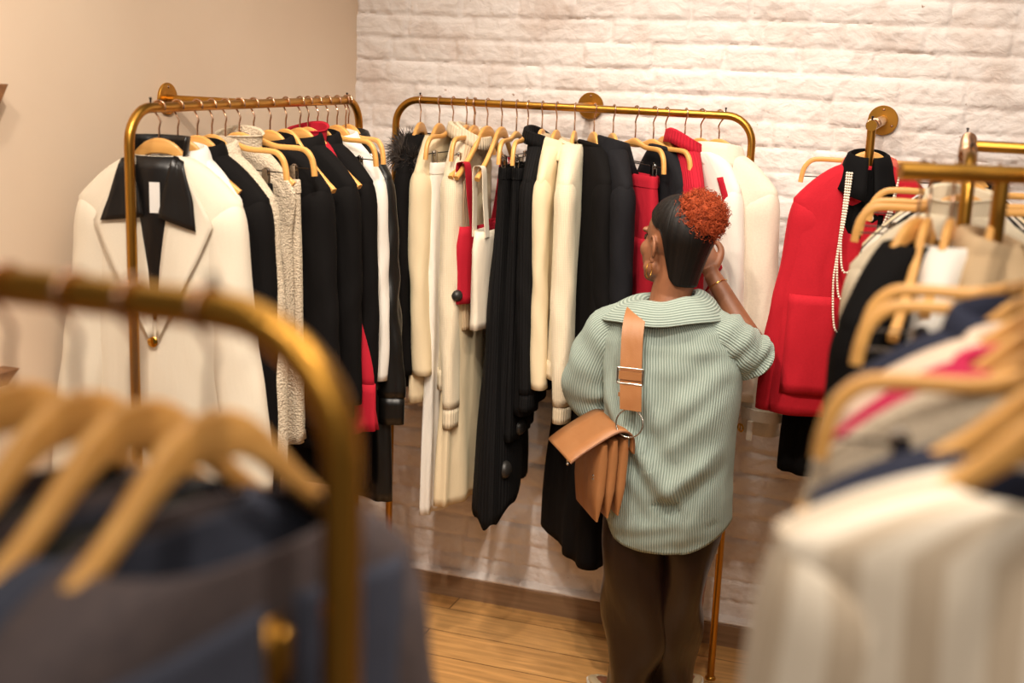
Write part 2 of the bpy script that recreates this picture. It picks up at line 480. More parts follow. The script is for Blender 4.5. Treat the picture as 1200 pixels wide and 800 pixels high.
def hanger(kind, x, y, yaw, label, group, z=None):
    if kind not in PROTO:
        PROTO[kind] = make_hanger(kind); r = PROTO[kind]
    else:
        r = dup(PROTO[kind])
    r.location = (x, y, H if z is None else z); r.rotation_euler = (0, 0, rad(yaw))
    tag(r, label, 'hanger', group)
    return r

# ------------------------------------------------------------------ garment body
class Body:
    """a hanging garment's trunk: rings in local space (x across the hanger, -y its front, z down from the rail)"""
    def __init__(s, prof, fold=0.006, n=2.4, seed=0, k=(3, 7), hemwave=0.0, slant=0.0, lean=0.0, foldtop=0.15):
        s.prof = prof; s.fold = fold; s.n = n; s.r = random.Random(seed); s.k = k; s.lean = lean
        s.ph = [s.r.uniform(0, 6.28) for _ in range(6)]; s.top = prof[0][0]; s.hem = prof[-1][0]; s.hw = hemwave; s.slant = slant; s.ft = foldtop
    def wb(s, z): return interp(s.prof, z)
    def pt(s, a, z, off=0.0):
        w, b = s.wb(z); w += off; b += off; e = 2.0 / s.n
        t = (s.top - z) / (s.top - s.hem)
        A = s.fold * max(0.0, (t - s.ft) / (1 - s.ft)) ** 0.9
        ph = s.ph
        d = A * (sin(s.k[0] * a + ph[0] + 2.2 * t) + 0.7 * sin(s.k[1] * a + ph[1] - 1.3 * t) + 0.35 * sin((s.k[1] + 4) * a + ph[2]))
        d += 0.0018 * sin(9 * a + 14 * z + ph[3]) * min(1, t * 4)
        c, sn = cos(a), sin(a)
        x = (w + d * .6) * math.copysign(abs(c) ** e, c); y = (b + d) * math.copysign(abs(sn) ** e, sn)
        zz = z
        if t > 0.8:
            zz += s.hw * (t - 0.8) / 0.2 * (sin(2 * a + ph[4]) + .4 * sin(9 * a + ph[5])) + s.slant * (t - .8) / .2 * c
        return Vector((x + s.lean * t * t, y, zz))
    def front(s, x, z, off=0.003):
        w, b = s.wb(z); q = max(-0.999, min(0.999, x / w))
        c = math.copysign(abs(q) ** (s.n / 2.0), q)
        a = -math.acos(c)
        p = s.pt(a, z); return Vector((x, p.y - off, z))
    def back(s, x, z, off=0.003):
        w, b = s.wb(z); q = max(-0.999, min(0.999, x / w))
        c = math.copysign(abs(q) ** (s.n / 2.0), q)
        p = s.pt(math.acos(c), z); return Vector((x, p.y + off, z))
    def mesh(s, mb, N=48, step=0.03):
        zs = [s.prof[0][0]]
        for a, b in zip(s.prof, s.prof[1:]):
            m = max(2, int((a[0] - b[0]) / step + .5))
            zs += [lerp(a[0], b[0], (i + 1) / m) for i in range(m)]
        mb.loft([[s.pt(2 * PI * i / N + PI / 2, z) for i in range(N)] for z in zs], flip=True)

def patch(mb, body, A, B, n=6, m=10, off=0.004, side='front', thick=0.003):
    """cloth patch between polylines A and B (same count of (x, z)) laid on the body's face; offset may be a pair (edgeA, edgeB)"""
    def rs(pl, t):
        L = [0]
        for p, q in zip(pl, pl[1:]): L.append(L[-1] + math.hypot(q[0] - p[0], q[1] - p[1]))
        d = t * L[-1]
        for i in range(len(pl) - 1):
            if d <= L[i + 1] + 1e-9:
                u = (d - L[i]) / max(1e-9, L[i + 1] - L[i]); return (lerp(pl[i][0], pl[i + 1][0], u), lerp(pl[i][1], pl[i + 1][1], u))
        return pl[-1]
    oa, ob = off if isinstance(off, tuple) else (off, off)
    fn = body.front if side == 'front' else body.back
    rows = []
    for j in range(m + 1):
        a = rs(A, j / m); b = rs(B, j / m)
        rows.append([fn(lerp(a[0], b[0], i / n), lerp(a[1], b[1], i / n), lerp(oa, ob, i / n)) for i in range(n + 1)])
    mb.grid(rows)

def sleeve_mesh(sd, sh, shz, ln, r0=0.060, r1=0.045, ry=0.62, out=0.03, fwd=-0.01, seed=0, bend=0.0, flare=0.0, wave=0.0035, N=26, drop=0.0):
    """sd = +-1; a sleeve set into the armhole, its outer edge running down from the shoulder point"""
    rr = random.Random(seed * 7 + sd + 3); ph = [rr.uniform(0, 6.3) for _ in range(4)]
    mb = MB(); rings = []; S = [0, .004, .010, .020, .034, .052, .075, .10, .13] ; S += [.13 + (ln + .03 - .13) * k / 24 for k in range(1, 25)]
    c = None
    for sdn in S:
        t = sdn / (ln + .03)
        g = min(1.0, sdn / .085); grow = math.sqrt(max(0, 1 - (1 - g) ** 2))
        rx = lerp(.010, r0, grow) if sdn < .085 else lerp(r0, r1, ((t - .085 / (ln + .03)) / (1 - .085 / (ln + .03))) ** .8)
        if t > .9: rx += flare * (t - .9) / .1
        xo = sh - .014 + .026 * grow + out * (t * t * (3 - 2 * t)) + bend * sin(PI * t)
        z = shz - .002 - sdn; cy = fwd * 2.2 * t * t
        el = math.exp(-((t - .52) / .16) ** 2)
        ring = []; ryy = rx * ry * (1.0 if sdn > .085 else lerp(1.25, 1.0, g))
        for k in range(N):
            a = 2 * PI * k / N
            d = wave * min(1, t * 3) * ((.25 + .7 * el) * sin(2 * a + 26 * t + ph[0]) * .55 + .7 * sin(2 * a + 5 * t + ph[1]) + .6 * sin(3 * a - 9 * t + ph[2]))
            cc, sn = cos(a), sin(a); e = .88
            x = (xo - rx) + (rx + d) * math.copysign(abs(cc) ** e, cc); y = cy + (ryy + d) * math.copysign(abs(sn) ** e, sn)
            ring.append(Vector((sd * x, y, z + .012 * cc * (1 - grow))))
        if sd < 0: ring = ring[::-1]
        rings.append(ring); c = Vector((sd * (xo - rx), cy, z))
    mb.loft(rings, True, False, flip=True)
    return mb, c, rings[-1]

def ring_collar(a, b, z0, h, fold=True, seed=0, flare=0.0, N=36, thick=.008, back_up=0.012):
    """a turtleneck / funnel collar around the neck"""
    mb = MB(); rr = random.Random(seed); ph = rr.uniform(0, 6)
    prof = [(-.004, -.012), (0, 0), (.002, h * .5), (.004, h * .92), (.010, h)]
    if fold: prof += [(.018, h * .93), (.022, h * .55), (.024, h * .12)]
    rings = []
    for d, z in prof:
        ring = []
        for k in range(N):
            t = 2 * PI * k / N; q = 1 + 0.05 * sin(3 * t + ph)
            ring.append(Vector(((a + d * q + flare * z) * cos(t), (b + d * q + flare * z) * sin(t), z0 + z + back_up * sin(t) + .004 * sin(2 * t + ph))))
        rings.append(ring)
    mb.loft(rings, flip=True)
    return mb

def fold_collar(a, b, z0, stand=.03, fall=.045, point=.035, gap=35, N=34, spread=.03, out=.0):
    """shirt / coat collar, open at the front (-y)"""
    mb = MB(); rows = []
    g = rad(gap)
    for j in range(8):
        row = []
        for k in range(N + 1):
            u = k / N * 2 - 1
            t = PI / 2 + u * (PI - g / 2)
            f = max(0, abs(u) - .45) / .55
            prof = [(0, -.012), (0, 0), (.002, stand * .7), (.006, stand), (.013, stand * .92),
                    (.019 + out * .3, stand - fall * .3), (.025 + spread * .4 * f + out * .7, stand - fall * .75 - point * .5 * f), (.028 + spread * f + out, stand - fall - point * f)]
            d, z = prof[j]
            dropf = -.022 * (1 - sin(t)) * .5
            row.append(Vector(((a + d) * cos(t), (b + d) * sin(t), z0 + z + dropf)))
        rows.append(row)
    mb.grid(rows, flip=True)
    return mb

def shoulder_prof(sh, shz, neck, nz, bn, b):
    out = []
    for i in range(8):
        t = i / 7.0
        out.append((nz + (shz - nz) * (0.45 * t + 0.55 * t ** 1.8), neck + (sh - neck) * (t ** .92), lerp(bn, b * .9, t)))
    return out

def garment(kind, label, cat, x, y, yaw, mat, L=0.75, sh=.195, shz=-.226, neck=.062, nz=-.115, bn=.04, b=.045, w=None, hw=None, hb=None,
            fold=.006, sleeve=None, collar=None, cmat=None, lapel=False, buttons=0, bmat='tag', seed=None, group=None, hemwave=0.0, slant=0.0,
            waist=None, tagat=None, cuff=None, z=None, k=(3, 7), ln_mat=None, hemband=None, ruffle=None, lean=0.0, n=2.4, sl=None, pockets=False):
    global SEED
    SEED += 1; sd = seed if seed is not None else SEED
    root = empty(kind, (x, y, H if z is None else z), rad(yaw)); tag(root, label, cat, group)
    w = w or sh * .93; hw = hw or w * 1.04; hb = hb or b
    prof = shoulder_prof(sh, shz, neck, nz, bn, b) + [(shz - .03, sh * 1.0, b * .95), (shz - .12, w, b), (lerp(shz - .12, -L, .4), waist or lerp(w, hw, .4), b * 1.0), (-L, hw, hb)]
    B = Body(prof, fold, n, sd, k, hemwave, slant, lean)
    mb = MB(); B.mesh(mb); body = mb.build('body', mat, root, solid=.0035)
    if hemband:
        m2 = MB(); Z = [-L + hemband, -L + hemband * .66, -L + hemband * .33, -L]
        m2.loft([[B.pt(2 * PI * i / 48 + PI / 2, q, .003) for i in range(48)] for q in Z], flip=True); m2.build('hem_band', cmat or mat, root, solid=.003)
    if ruffle:
        m2 = MB(); rings = []
        for j in range(6):
            t = j / 5
            rings.append([B.pt(2 * PI * i / 120 + PI / 2, -L + .01 - .0001 * j, .004 + .02 * t * (.6 + .5 * sin(11 * 2 * PI * i / 120 + j * .3))) + Vector((0, 0, -ruffle[1] * t + .01 * t * sin(3 * 2 * PI * i / 120))) for i in range(120)])
        m2.loft(rings, flip=True); m2.build('ruffle_hem', ruffle[0], root, solid=.002)
    if sleeve:
        sp = dict(sleeve); sides = sp.pop('sides', (-1, 1)); cf = sp.pop('cuff', None); cfm = sp.pop('cuffmat', None)
        for s in sides:
            m2, end, ring = sleeve_mesh(s, sh, shz, seed=sd, **sp)
            so = m2.build('sleeve', sl or mat, root, solid=.003)
            if cf:
                m3 = MB(); c = end
                rings = []
                for d, dz in ((.004, .0), (.0055, -cf * .3), (.0045, -cf * .7), (.003, -cf)):
                    rings.append([Vector((c.x + (p.x - c.x) * (.93 + d), c.y + (p.y - c.y) * (.93 + d), c.z + dz)) for p in ring])
                m3.loft(rings); m3.build('cuff', cfm or cmat or sl or mat, so, solid=.003)
    cm = cmat or mat
    if collar == 'turtle': ring_collar(neck * 1.08, bn, nz - .022, .05, True, sd, back_up=.022).build('collar', cm, root, solid=.003)
    elif collar == 'funnel': ring_collar(neck, bn, nz - .004, .045, False, sd).build('collar', cm, root, solid=.003)
    elif collar == 'crew':
        m2 = MB(); P = [Vector((neck * 1.02 * cos(t), bn * 1.06 * sin(t), nz - .004 + .012 * sin(t))) for t in [2 * PI * i / 36 for i in range(36)]]
        m2.tube(P, .008, 8, closed=True, sy=1.0); m2.build('neckband', cm, root)
    elif collar in ('shirt', 'coat'):
        big = collar == 'coat'
        fold_collar(neck, bn, nz - .004, .03 if not big else .036, .05 if not big else .07, .03 if not big else .045, 40).build('collar', cm, root, solid=.003)
    if lapel:
        zb = -min(.56, L * .66)
        for s in (-1, 1):
            m2 = MB()
            patch(m2, B, [(s * .03, nz - .03), (s * .012, lerp(nz, zb, .5)), (s * .002, zb)],
                  [(s * .062, nz - .02), (s * .10, nz - .13), (s * .082, lerp(nz, zb, .55)), (s * .006, zb - .005)], 6, 14, (.004, .010))
            m2.build('lapel', cm if cmat else mat, root, solid=.003)
    if buttons:
        for i in range(buttons):
            q = B.front(.006, lerp(-.5, -L + .14, i / max(1, buttons - 1)) if buttons > 1 else -.56, .006)
            m2 = MB(); m2.lathe([(.0001, .0), (.010, .0), (.0112, .002), (.010, .004), (.0001, .0036)], q, 16, Matrix.Rotation(rad(90), 3, 'X'))
            m2.build('button', bmat, root)
    if pockets:
        for s in (-1, 1):
            m2 = MB(); patch(m2, B, [(s * .055, -L + .30), (s * .055, -L + .25)], [(s * .15, -L + .31), (s * .15, -L + .26)], 8, 3, .007); m2.build('pocket_flap', mat, root, solid=.004)
    if tagat: security_tag(root, B, *tagat)
    return root, B

def security_tag(root, B, x, z, r=.026, side='front'):
    q = B.front(x, z, 0) if side == 'front' else (B.back(x, z, 0) if side == 'back' else B.pt(0 if side == 'right' else PI, z))
    d = {'front': Matrix.Rotation(rad(90), 3, 'X'), 'back': Matrix.Rotation(rad(-90), 3, 'X'), 'right': Matrix.Rotation(rad(90), 3, 'Y'), 'left': Matrix.Rotation(rad(-90), 3, 'Y')}[side]
    m = MB(); m.lathe([(.0001, .022), (r * .3, .0215), (r * .6, .018), (r * .85, .011), (r, .002), (r * .96, -.004), (.0001, -.005)], q, 22, d)
    m.build('security_tag', 'tag', root)

def skirt(kind, label, cat, x, y, yaw, mat, L=0.7, w=.15, b=.022, hw=.20, hb=.05, fold=.01, seed=None, group=None, top=-.198, band=True, hemwave=0.0, slant=0., k=(4, 9), z=None, tagat=None, bandmat=None, lean=0.0):
    global SEED
    SEED += 1; sd = seed if seed is not None else SEED
    root = empty(kind, (x, y, H if z is None else z), rad(yaw)); tag(root, label, cat, group)
    B = Body([(top, w, b), (top - .05, w * 1.02, b * 1.1), (lerp(top, -L, .45), lerp(w, hw, .6), lerp(b, hb, .5)), (-L, hw, hb)], fold, 2.6, sd, k, hemwave, slant, lean, .06)
    mb = MB(); B.mesh(mb, 64); mb.build('panel', mat, root, solid=.003)
    if band:
        m2 = MB(); m2.loft([[B.pt(2 * PI * i / 48, q, d) for i in range(48)] for q, d in ((top + .001, .001), (top - .002, .004), (top - .018, .0045), (top - .036, .004), (top - .038, .001))], flip=True)
        m2.build('waistband', bandmat or mat, root)
    if tagat: security_tag(root, B, *tagat)
    return root, B

def trousers(kind, label, cat, x, y, yaw, mat, L=1.1, w=.15, b=.022, seed=None, group=None, z=None, top=-.198, lw=.085, lb=.026):
    global SEED
    SEED += 1; sd = seed or SEED
    root = empty(kind, (x, y, H if z is None else z), rad(yaw)); tag(root, label, cat, group)
    B = Body([(top, w, b), (top - .1, w * 1.08, b * 1.25), (top - .24, w * 1.12, b * 1.3)], .002, 2.6, sd)
    mb = MB(); B.mesh(mb); mb.build('hips', mat, root, solid=.003)
    m2 = MB(); m2.loft([[B.pt(2 * PI * i / 48, q, d) for i in range(48)] for q, d in ((top + .001, .001), (top - .002, .004), (top - .018, .0045), (top - .036, .004), (top - .038, .001))], flip=True)
    m2.build('waistband', mat, root)
    for s in (-1, 1):
        m3 = MB(); rings = []
        for j in range(24):
            t = j / 23; zz = lerp(top - .2, -L, t); ww = lerp(w * .56, lw, t); bb = lerp(b * 1.3, lb, t); c = s * lerp(w * .55, w * .60, t)
            rings.append([Vector((c + ww * cos(a) + .002 * sin(6 * t * 3 + a * 2), bb * math.copysign(abs(sin(a)) ** .8, sin(a)) + .003 * t * sin(3 * a + 5 * t + s), zz)) for a in [2 * PI * i / 28 for i in range(28)]])
        m3.loft(rings); m3.build('leg', mat, root, solid=.003)
    return root, B
SEED = 100

# ------------------------------------------------------------------ racks
def arc_pts(c, r, a0, a1, u, v, n=9):
    c = Vector(c); u = Vector(u); v = Vector(v)
    return [c + u * (r * cos(rad(lerp(a0, a1, i / n)))) + v * (r * sin(rad(lerp(a0, a1, i / n)))) for i in range(n + 1)]
def flange(mb, c, axis, r=.046):
    """disc on a wall; axis = unit vector out of the wall"""
    rot = Vector((0, 0, 1)).rotation_difference(Vector(axis)).to_matrix()
    mb.lathe([(.0001, 0), (r, 0), (r, .005), (r * .96, .007), (.0001, .007)], c, 32, rot)
def screws(root, c, axis, r=.034, parent=None):
    ax = Vector(axis); u = ax.cross(Vector((0, 0, 1))).normalized(); v = Vector((0, 0, 1))
    for k in range(3):
        a = rad(90 + 120 * k); m = MB()
        rot = Vector((0, 0, 1)).rotation_difference(ax).to_matrix()
        m.lathe([(.0001, .009), (.003, .0085), (.0045, .007), (.0045, .004)], Vector(c) + u * (r * cos(a)) + v * (r * sin(a)), 10, rot)
        m.build('screw', 'rose', parent)
def u_rack(label, p0, p1, wall_pt, h=H, r=RAIL_R, bend=.085, group='gold clothes racks', screwsz=True):
    """inverted-U rail between floor points p0 and p1 (x, y), braced to the wall at wall_pt (x, y, outward axis)"""
    P0 = Vector((p0[0], p0[1], 0)); P1 = Vector((p1[0], p1[1], 0)); d = (P1 - P0).normalized(); up = Vector((0, 0, 1))
    mid = (P0 + P1) / 2
    root = empty('clothing_rack', mid); tag(root, label, 'clothes rack', group)
    O = -mid
    path = [P0 + up * .004, P0 + up * .6, P0 + up * 1.2, P0 + up * (h - bend)]
    path += arc_pts(P0 + up * (h - bend) + d * bend, bend, 180, 90, d, up)[1:]
    path += [P0.lerp(P1, .5) + up * h]
    path += arc_pts(P1 + up * (h - bend) - d * bend, bend, 90, 0, d, up)
    path += [P1 + up * 1.2, P1 + up * .6, P1 + up * .004]
    mb = MB(); mb.tube([p + O for p in path], r, 18); mb.build('frame', 'brass', root)
    for q in (P0, P1):
        m = MB(); m.lathe([(.0001, 0), (r * 1.5, 0), (r * 1.5, .006), (r * 1.05, .012)], q + O, 18); m.build('foot', 'brass', root)
    for q, sgn in ((P0, 1), (P1, -1)):
        m = MB(); c = q + d * (sgn * (bend + .004)) + up * (h + r * .8) + O
        m.lathe([(.0022, 0), (.0022, .010), (.0036, .011), (.0036, .014), (.0001, .0155)], c, 10); m.build('end_stop', 'darkmetal', root)
    if wall_pt:
        x, y, ax, jx, jy = wall_pt
        m = MB(); m.tube([Vector((x, y, h)) + O, Vector((jx, jy, h)) + O], r * .95, 16); m.build('wall_bar', 'brass', root)
        m = MB(); flange(m, Vector((x, y, h)) + O, ax); f = m.build('wall_flange', 'brass', root, angle=25)
        screws(root, Vector((x, y, h)) + O, ax, parent=f)
    return root

# ------------------------------------------------------------------ the room
YW, XW = 4.395, -2.167
def brick_height(x, z):
    zz = z + .012 * noise.noise(Vector((x * .8, z * .5, 3.1)))
    ch = .082; row = math.floor(zz / ch); fz = zz / ch - row
    rr = random.Random(row * 91 + 5); bw = .23 + rr.uniform(-.03, .03)
    xx = x + rr.uniform(0, .3) + .012 * noise.noise(Vector((x * 3, z * 6, 8.0)))
    col = math.floor(xx / bw); fx = xx / bw - col
    ez = min(fz, 1 - fz) * ch; ex = min(fx, 1 - fx) * bw
    wob = .5 + .5 * noise.noise(Vector((x * 5, z * 5, 1.7)))
    mz = max(0, 1 - ez / (.010 + .006 * wob)); mx = max(0, 1 - ex / (.012 + .006 * wob))
    pres = .5 + .5 * noise.noise(Vector((x * 1.6 + row * 3.7, z * 1.2, 12))); m = max(mz * (.45 + .75 * pres), mx * (.55 + .5 * (1 - pres)))
    m = m * m * (3 - 2 * m)
    cell = (noise.cell(Vector((col * 1.37 + .2, row * 2.11 + .4, 0.5))) - .5)
    n1 = noise.fractal(Vector((x * 9, z * 11, 0)), 1.0, 2.1, 4)
    n2 = noise.noise(Vector((x * 2.2, z * 3.0, 5)))
    n3 = noise.fractal(Vector((x * 24, z * 28, 4)), 1.0, 2.1, 3)
    rg = 1 - abs(noise.noise(Vector((x * 7 + 2 * n2, z * 10 + 1.5 * n1, 9))))
    return -.0105 * m + .0045 * cell + .0042 * n1 + .005 * n2 + .0018 * n3 + .005 * rg ** 5
def build_room():
    # brick wall: real relief on the face, solid behind
    x0, x1, z1 = XW, 1.7, 3.15
    nx, nz = 440, 360
    mb = MB(); rows = []
    for j in range(nz + 1):
        z = z1 * j / nz
        rows.append([(lerp(x0, x1, i / nx), YW - brick_height(lerp(x0, x1, i / nx), z), z) for i in range(nx + 1)])
    mb.grid(rows)
    mb.box(((x0 + x1) / 2, YW + .10, z1 / 2), (x1 - x0, .14, z1))
    struct(mb.build('wall_back', 'brick', angle=80))
    mb = MB(); mb.box((XW - .06, (YW + .14 - .6) / 2, 1.575), (.12, YW + .14 + .6, 3.15)); struct(mb.build('wall_left', 'plaster', smooth=False))
    mb = MB(); mb.box((-.2, 1.9, -.04), (4.2, 5.2, .08)); struct(mb.build('floor', 'floor', smooth=False))
    # skirting: wooden board with a painted ledge on top
    mb = MB(); prof = [(.0, .0), (-.020, .0), (-.020, .082), (-.014, .090), (.0, .090)]
    mb.grid([[(x, YW - .006 + p, z) for p, z in prof] for x in (XW, -1.2, -.2, x1)])
    struct(mb.build('baseboard_back', 'skirting', angle=30))
    mb = MB(); rows = []
    for i in range(200):
        x = lerp(XW, x1, i / 199); d = .003 * noise.noise(Vector((x * 9, 0, 0)))
        rows.append([(x, YW + .02, .088), (x, YW - .027 + d, .088), (x, YW - .031 + d, .095), (x, YW - .026 + d, .104 + d), (x, YW + .02, .112)])
    mb.grid(rows); struct(mb.build('trim_1', 'brick'))
    mb = MB(); mb.grid([[(XW - .0 - p, y, z) for p, z in prof] for y in (-.6, 2, YW)], flip=True)
    struct(mb.build('baseboard_left', 'skirting', angle=30))
    # two wooden shelf ends on the plaster wall, at the picture's left edge
    for z, y1, lab, dz in ((1.967, 2.475, 'upper brown wooden shelf board on the cream wall, at the left edge', .066), (1.287, 2.47, 'lower brown wooden shelf board on the cream wall, half hidden by the blurred hangers', .03)):
        root = empty('wall_shelf', (XW, 2.0, z - dz)); tag(root, lab, 'shelf', 'wooden shelf boards on the cream wall')
        mb = MB()
        # board with a bevelled end
        pr = [(y1 - 2.0, dz), (y1 - 2.0 - .045, 0), (-.4, 0), (-.4, dz)]
        A = [(0.0, y, zz) for y, zz in pr]; Bq = [(.05, y, zz) for y, zz in pr]
        mb.loft([A, Bq], True, True); mb.build('board', 'wood', root, smooth=False)
        mb = MB(); mb.box((.012, -.2, -.05), (.024, .03, .1)); mb.build('bracket', 'darkmetal', root, smooth=False)
build_room()

# ------------------------------------------------------------------ the woman
WX, WY = -.78, 3.72
def build_person():
    root = empty('person', (WX, WY, 0)); tag(root, 'woman with copper hair bun, sage corduroy shirt and dark leather trousers, seen from behind', 'person')
    # ---- body skeleton (local, metres)
    hd = Vector((-.004, .010, 1.550)); S = 1.16
    R = Matrix.Rotation(rad(7), 3, 'Y') @ Matrix.Rotation(rad(55), 3, 'Z') @ Matrix.Rotation(rad(-4), 3, 'X')
    def h(p): return hd + R @ (Vector(p) * S)
    def hb(mb, c, r, rot=None, nu=22, nv=14):
        m = R if rot is None else R @ rot
        mb.ball(h(c), tuple(q * S for q in r), nu, nv, m)
    b = MB()
    hb(b, (0, -.014, .030), (.073, .092, .086), nu=32, nv=20)
    hb(b, (0, .026, -.028), (.059, .066, .082), nu=28, nv=18)
    hb(b, (0, .050, -.082), (.036, .036, .028)); hb(b, (0, .072, -.092), (.021, .018, .018))
    for s in (-1, 1):
        hb(b, (s * .036, .052, -.022), (.024, .026, .026)); hb(b, (s * .046, .018, -.066), (.018, .035, .022))
        hb(b, (s * .028, .071, .026), (.022, .012, .009)); hb(b, (s * .010, .094, -.030), (.010, .010, .008))
        # ear: thin plate, rolled rim, lobe; it stands off the head at the back
        er = Matrix.Rotation(rad(s * 24), 3, 'Z') @ Matrix.Rotation(rad(-12), 3, 'X')
        ec = Vector((s * .0775, -.008, -.013))
        def ep(y, z, out=0.0): return h(ec + er @ Vector((s * out, y, z)))
        hb(b, ec, (.0055, .015, .025), er)
        b.tube(smooth_path([ep(.013, .004, .001), ep(.015, .018, .003), ep(.004, .031, .005), ep(-.010, .029, .006), ep(-.018, .014, .006), ep(-.017, -.004, .005), ep(-.009, -.020, .004)], 4), .0044 * S, 8)
        b.tube(smooth_path([ep(.004, .012, .003), ep(-.007, .010, .005), ep(-.009, -.004, .005), ep(-.002, -.015, .004)], 4), .0034 * S, 8)
        hb(b, ec + er @ Vector((s * .002, .001, -.028)), (.0055, .0085, .0095), er)
    b.tube([h((0, .082, .020)), h((0, .092, -.004)), h((0, .104, -.026)), h((0, .090, -.036))], [.007 * S, .009 * S, .0125 * S, .008 * S], 12)
    hb(b, (0, .083, -.056), (.024, .012, .0075)); hb(b, (0, .080, -.067), (.021, .012, .0085))
    # neck and trunk
    b.tube([h((0, -.012, -.02)), h((0, -.022, -.075)), (-.002, -.008, 1.40), (-.004, -.02, 1.35), (-.003, -.02, 1.31)], [.064, .062, .060, .064, .075], 24)
    b.tube([(0, 0, .80), (0, 0, .90), (0, 0, 1.02), (0, 0, 1.14), (0, 0, 1.24), (0, -.005, 1.31), (-.002, -.01, 1.345)], [.150, .148, .122, .135, .140, .118, .07], 30, sx=.70, sy=1.0, up=(0, 1, 0))
    for s in (-1, 1): b.ball((s * .07, -.03, .84), (.085, .09, .10))
    # arms
    shL, elL, wrL = Vector((-.170, .0, 1.285)), Vector((-.218, .05, 1.045)), Vector((-.10, .185, 1.17))
    shR, elR, wrR = Vector((.175, .0, 1.305)), Vector((.245, .10, 1.235)), Vector((.085, .165, 1.445))
    for sh, el, wr in ((shL, elL, wrL), (shR, elR, wrR)):
        b.tube(smooth_path([sh * .85 + Vector((0, 0, .19)), sh, sh.lerp(el, .5), el], 6), [.052] * 6 + [.052] * 6 + [.046] * 6 + [.040], 18)
        P = smooth_path([el.lerp(sh, .1), el, el.lerp(wr, .35), wr], 6)
        b.tube(P, [lerp(.040, .043, i / 9) if i < 9 else lerp(.043, .025, (i - 9) / (len(P) - 10)) for i in range(len(P))], 18)
    # hands: palm, five fingers
    def hand(wr, fdir, palmn, side, curl):
        f = Vector(fdir).normalized(); n = Vector(palmn); n = (n - f * n.dot(f)).normalized(); t = f.cross(n) * side
        m = Matrix((t, f, n)).transposed()
        b.tube([wr - f * .02, wr + f * .02], [.026, .027], 14, sx=1, sy=.8)
        b.ball(wr + f * .052, (.040, .050, .0155), 18, 12, m)
        for i, (off, ln, r) in enumerate(((.030, .068, .0088), (.010, .076, .0092), (-.010, .071, .0088), (-.029, .057, .0078))):
            p = wr + f * (.088 - abs(off) * .25) + t * off; pts = [p - f * .02]; d = f.copy(); ang = curl[i]
            for q, fr in enumerate((.42, .32, .26)):
                pts.append(p.copy()); d = (f * cos(ang * (q + .6)) + n * sin(ang * (q + .6)) + t * off * 1.2).normalized(); p = p + d * ln * fr
            pts.append(p); b.tube(smooth_path(pts, 3), [r * (1.05 - .25 * k / 12) for k in range(13)], 10); b.ball(p, r * .82, 8, 6)
        th = [wr + f * .018 + t * .020, wr + f * .045 + t * .046 + n * .008, wr + f * .072 + t * .056 + n * .018, wr + f * .094 + t * .052 + n * .026]
        b.tube(smooth_path(th, 3), [.0135, .013, .0125, .012, .0115, .011, .0105, .010, .0095, .009], 10); b.ball(th[-1], .0085, 8, 6)
    hand(wrR, (-.42, .25, .72), (-.2, .9, -.1), -1, (.35, .42, .48, .55))
    hand(wrL, (.75, .35, .40), (.1, -.9, -.2), 1, (.5, .55, .6, .65))
    # legs and feet
    hipL, knL, anL = Vector((-.085, 0, .80)), Vector((-.055, .03, .44)), Vector((-.085, .075, .085))
    hipR, knR, anR = Vector((.085, 0, .80)), Vector((.105, .045, .45)), Vector((.045, .165, .085))
    for hp, kn, an, td in ((hipL, knL, anL, Vector((-.8, .6, 0))), (hipR, knR, anR, Vector((.35, .94, 0)))):
        td.normalize()
        P = smooth_path([hp, hp.lerp(kn, .5), kn, kn.lerp(an, .35), an], 6)
        rr = [lerp(.083, .072, i / 6) for i in range(6)] + [lerp(.072, .052, i / 6) for i in range(6)] + [lerp(.052, .052, i / 6) for i in range(6)] + [lerp(.052, .034, i / 6) for i in range(7)]
        b.tube(P, rr[:len(P)], 18)
        b.tube([an - td * .045 + Vector((0, 0, -.04)), an + td * .02 + Vector((0, 0, -.035)), an + td * .09 + Vector((0, 0, -.050)), an + td * .145 + Vector((0, 0, -.058))], [.030, .035, .032, .020], 14, sx=.75)
    o = b.build('body_raw', 'skin')
    md = o.modifiers.new('rm', 'REMESH'); md.mode = 'VOXEL'; md.voxel_size = .0036; md.use_smooth_shade = True
    sm = o.modifiers.new('sm', 'SMOOTH'); sm.factor = .5; sm.iterations = 3
    dg = bpy.context.evaluated_depsgraph_get()
    me = bpy.data.meshes.new_from_object(o.evaluated_get(dg)); me.name = 'body'
    bpy.data.objects.remove(o)
    me.materials.clear(); me.materials.append(M['skin'])
    me.polygons.foreach_set('use_smooth', [True] * len(me.polygons))
    bo = bpy.data.objects.new('body', me); COL.objects.link(bo); bo.parent = root
    for s in (-1, 1):
        m = MB(); m.ball(h((s * .029, .072, .006)), .0115, 14, 10); e = m.build('eye', 'eye', root)
    # ---- hair: slicked cap behind a hairline, in head space
    m = MB(); rows = []
    sst = lambda e0, e1, q: (lambda t: t * t * (3 - 2 * t))(max(0, min(1, (q - e0) / (e1 - e0))))
    def hair_curve(az):
        """points from the crown down to the hairline: over the skull, then on down the nape"""
        fr = (1 - sin(az)) / 2                       # 1 at the back, 0 over the forehead
        lim = rad(58 + 24 * sst(.05, .5, fr) + 28 * sst(.5, .72, fr)); nape = sst(.56, .74, fr)
        out = []
        for j in range(25):
            ph = lim * j / 24; t = .004 + .008 * (1 - (j / 24) ** 2)
            out.append(Vector((cos(az) * sin(ph) * (.073 + t), sin(az) * sin(ph) * (.092 + t) - .014, cos(ph) * (.086 + t) + .030)))
        p0 = out[-1].copy(); d = (out[-1] - out[-2]).normalized()
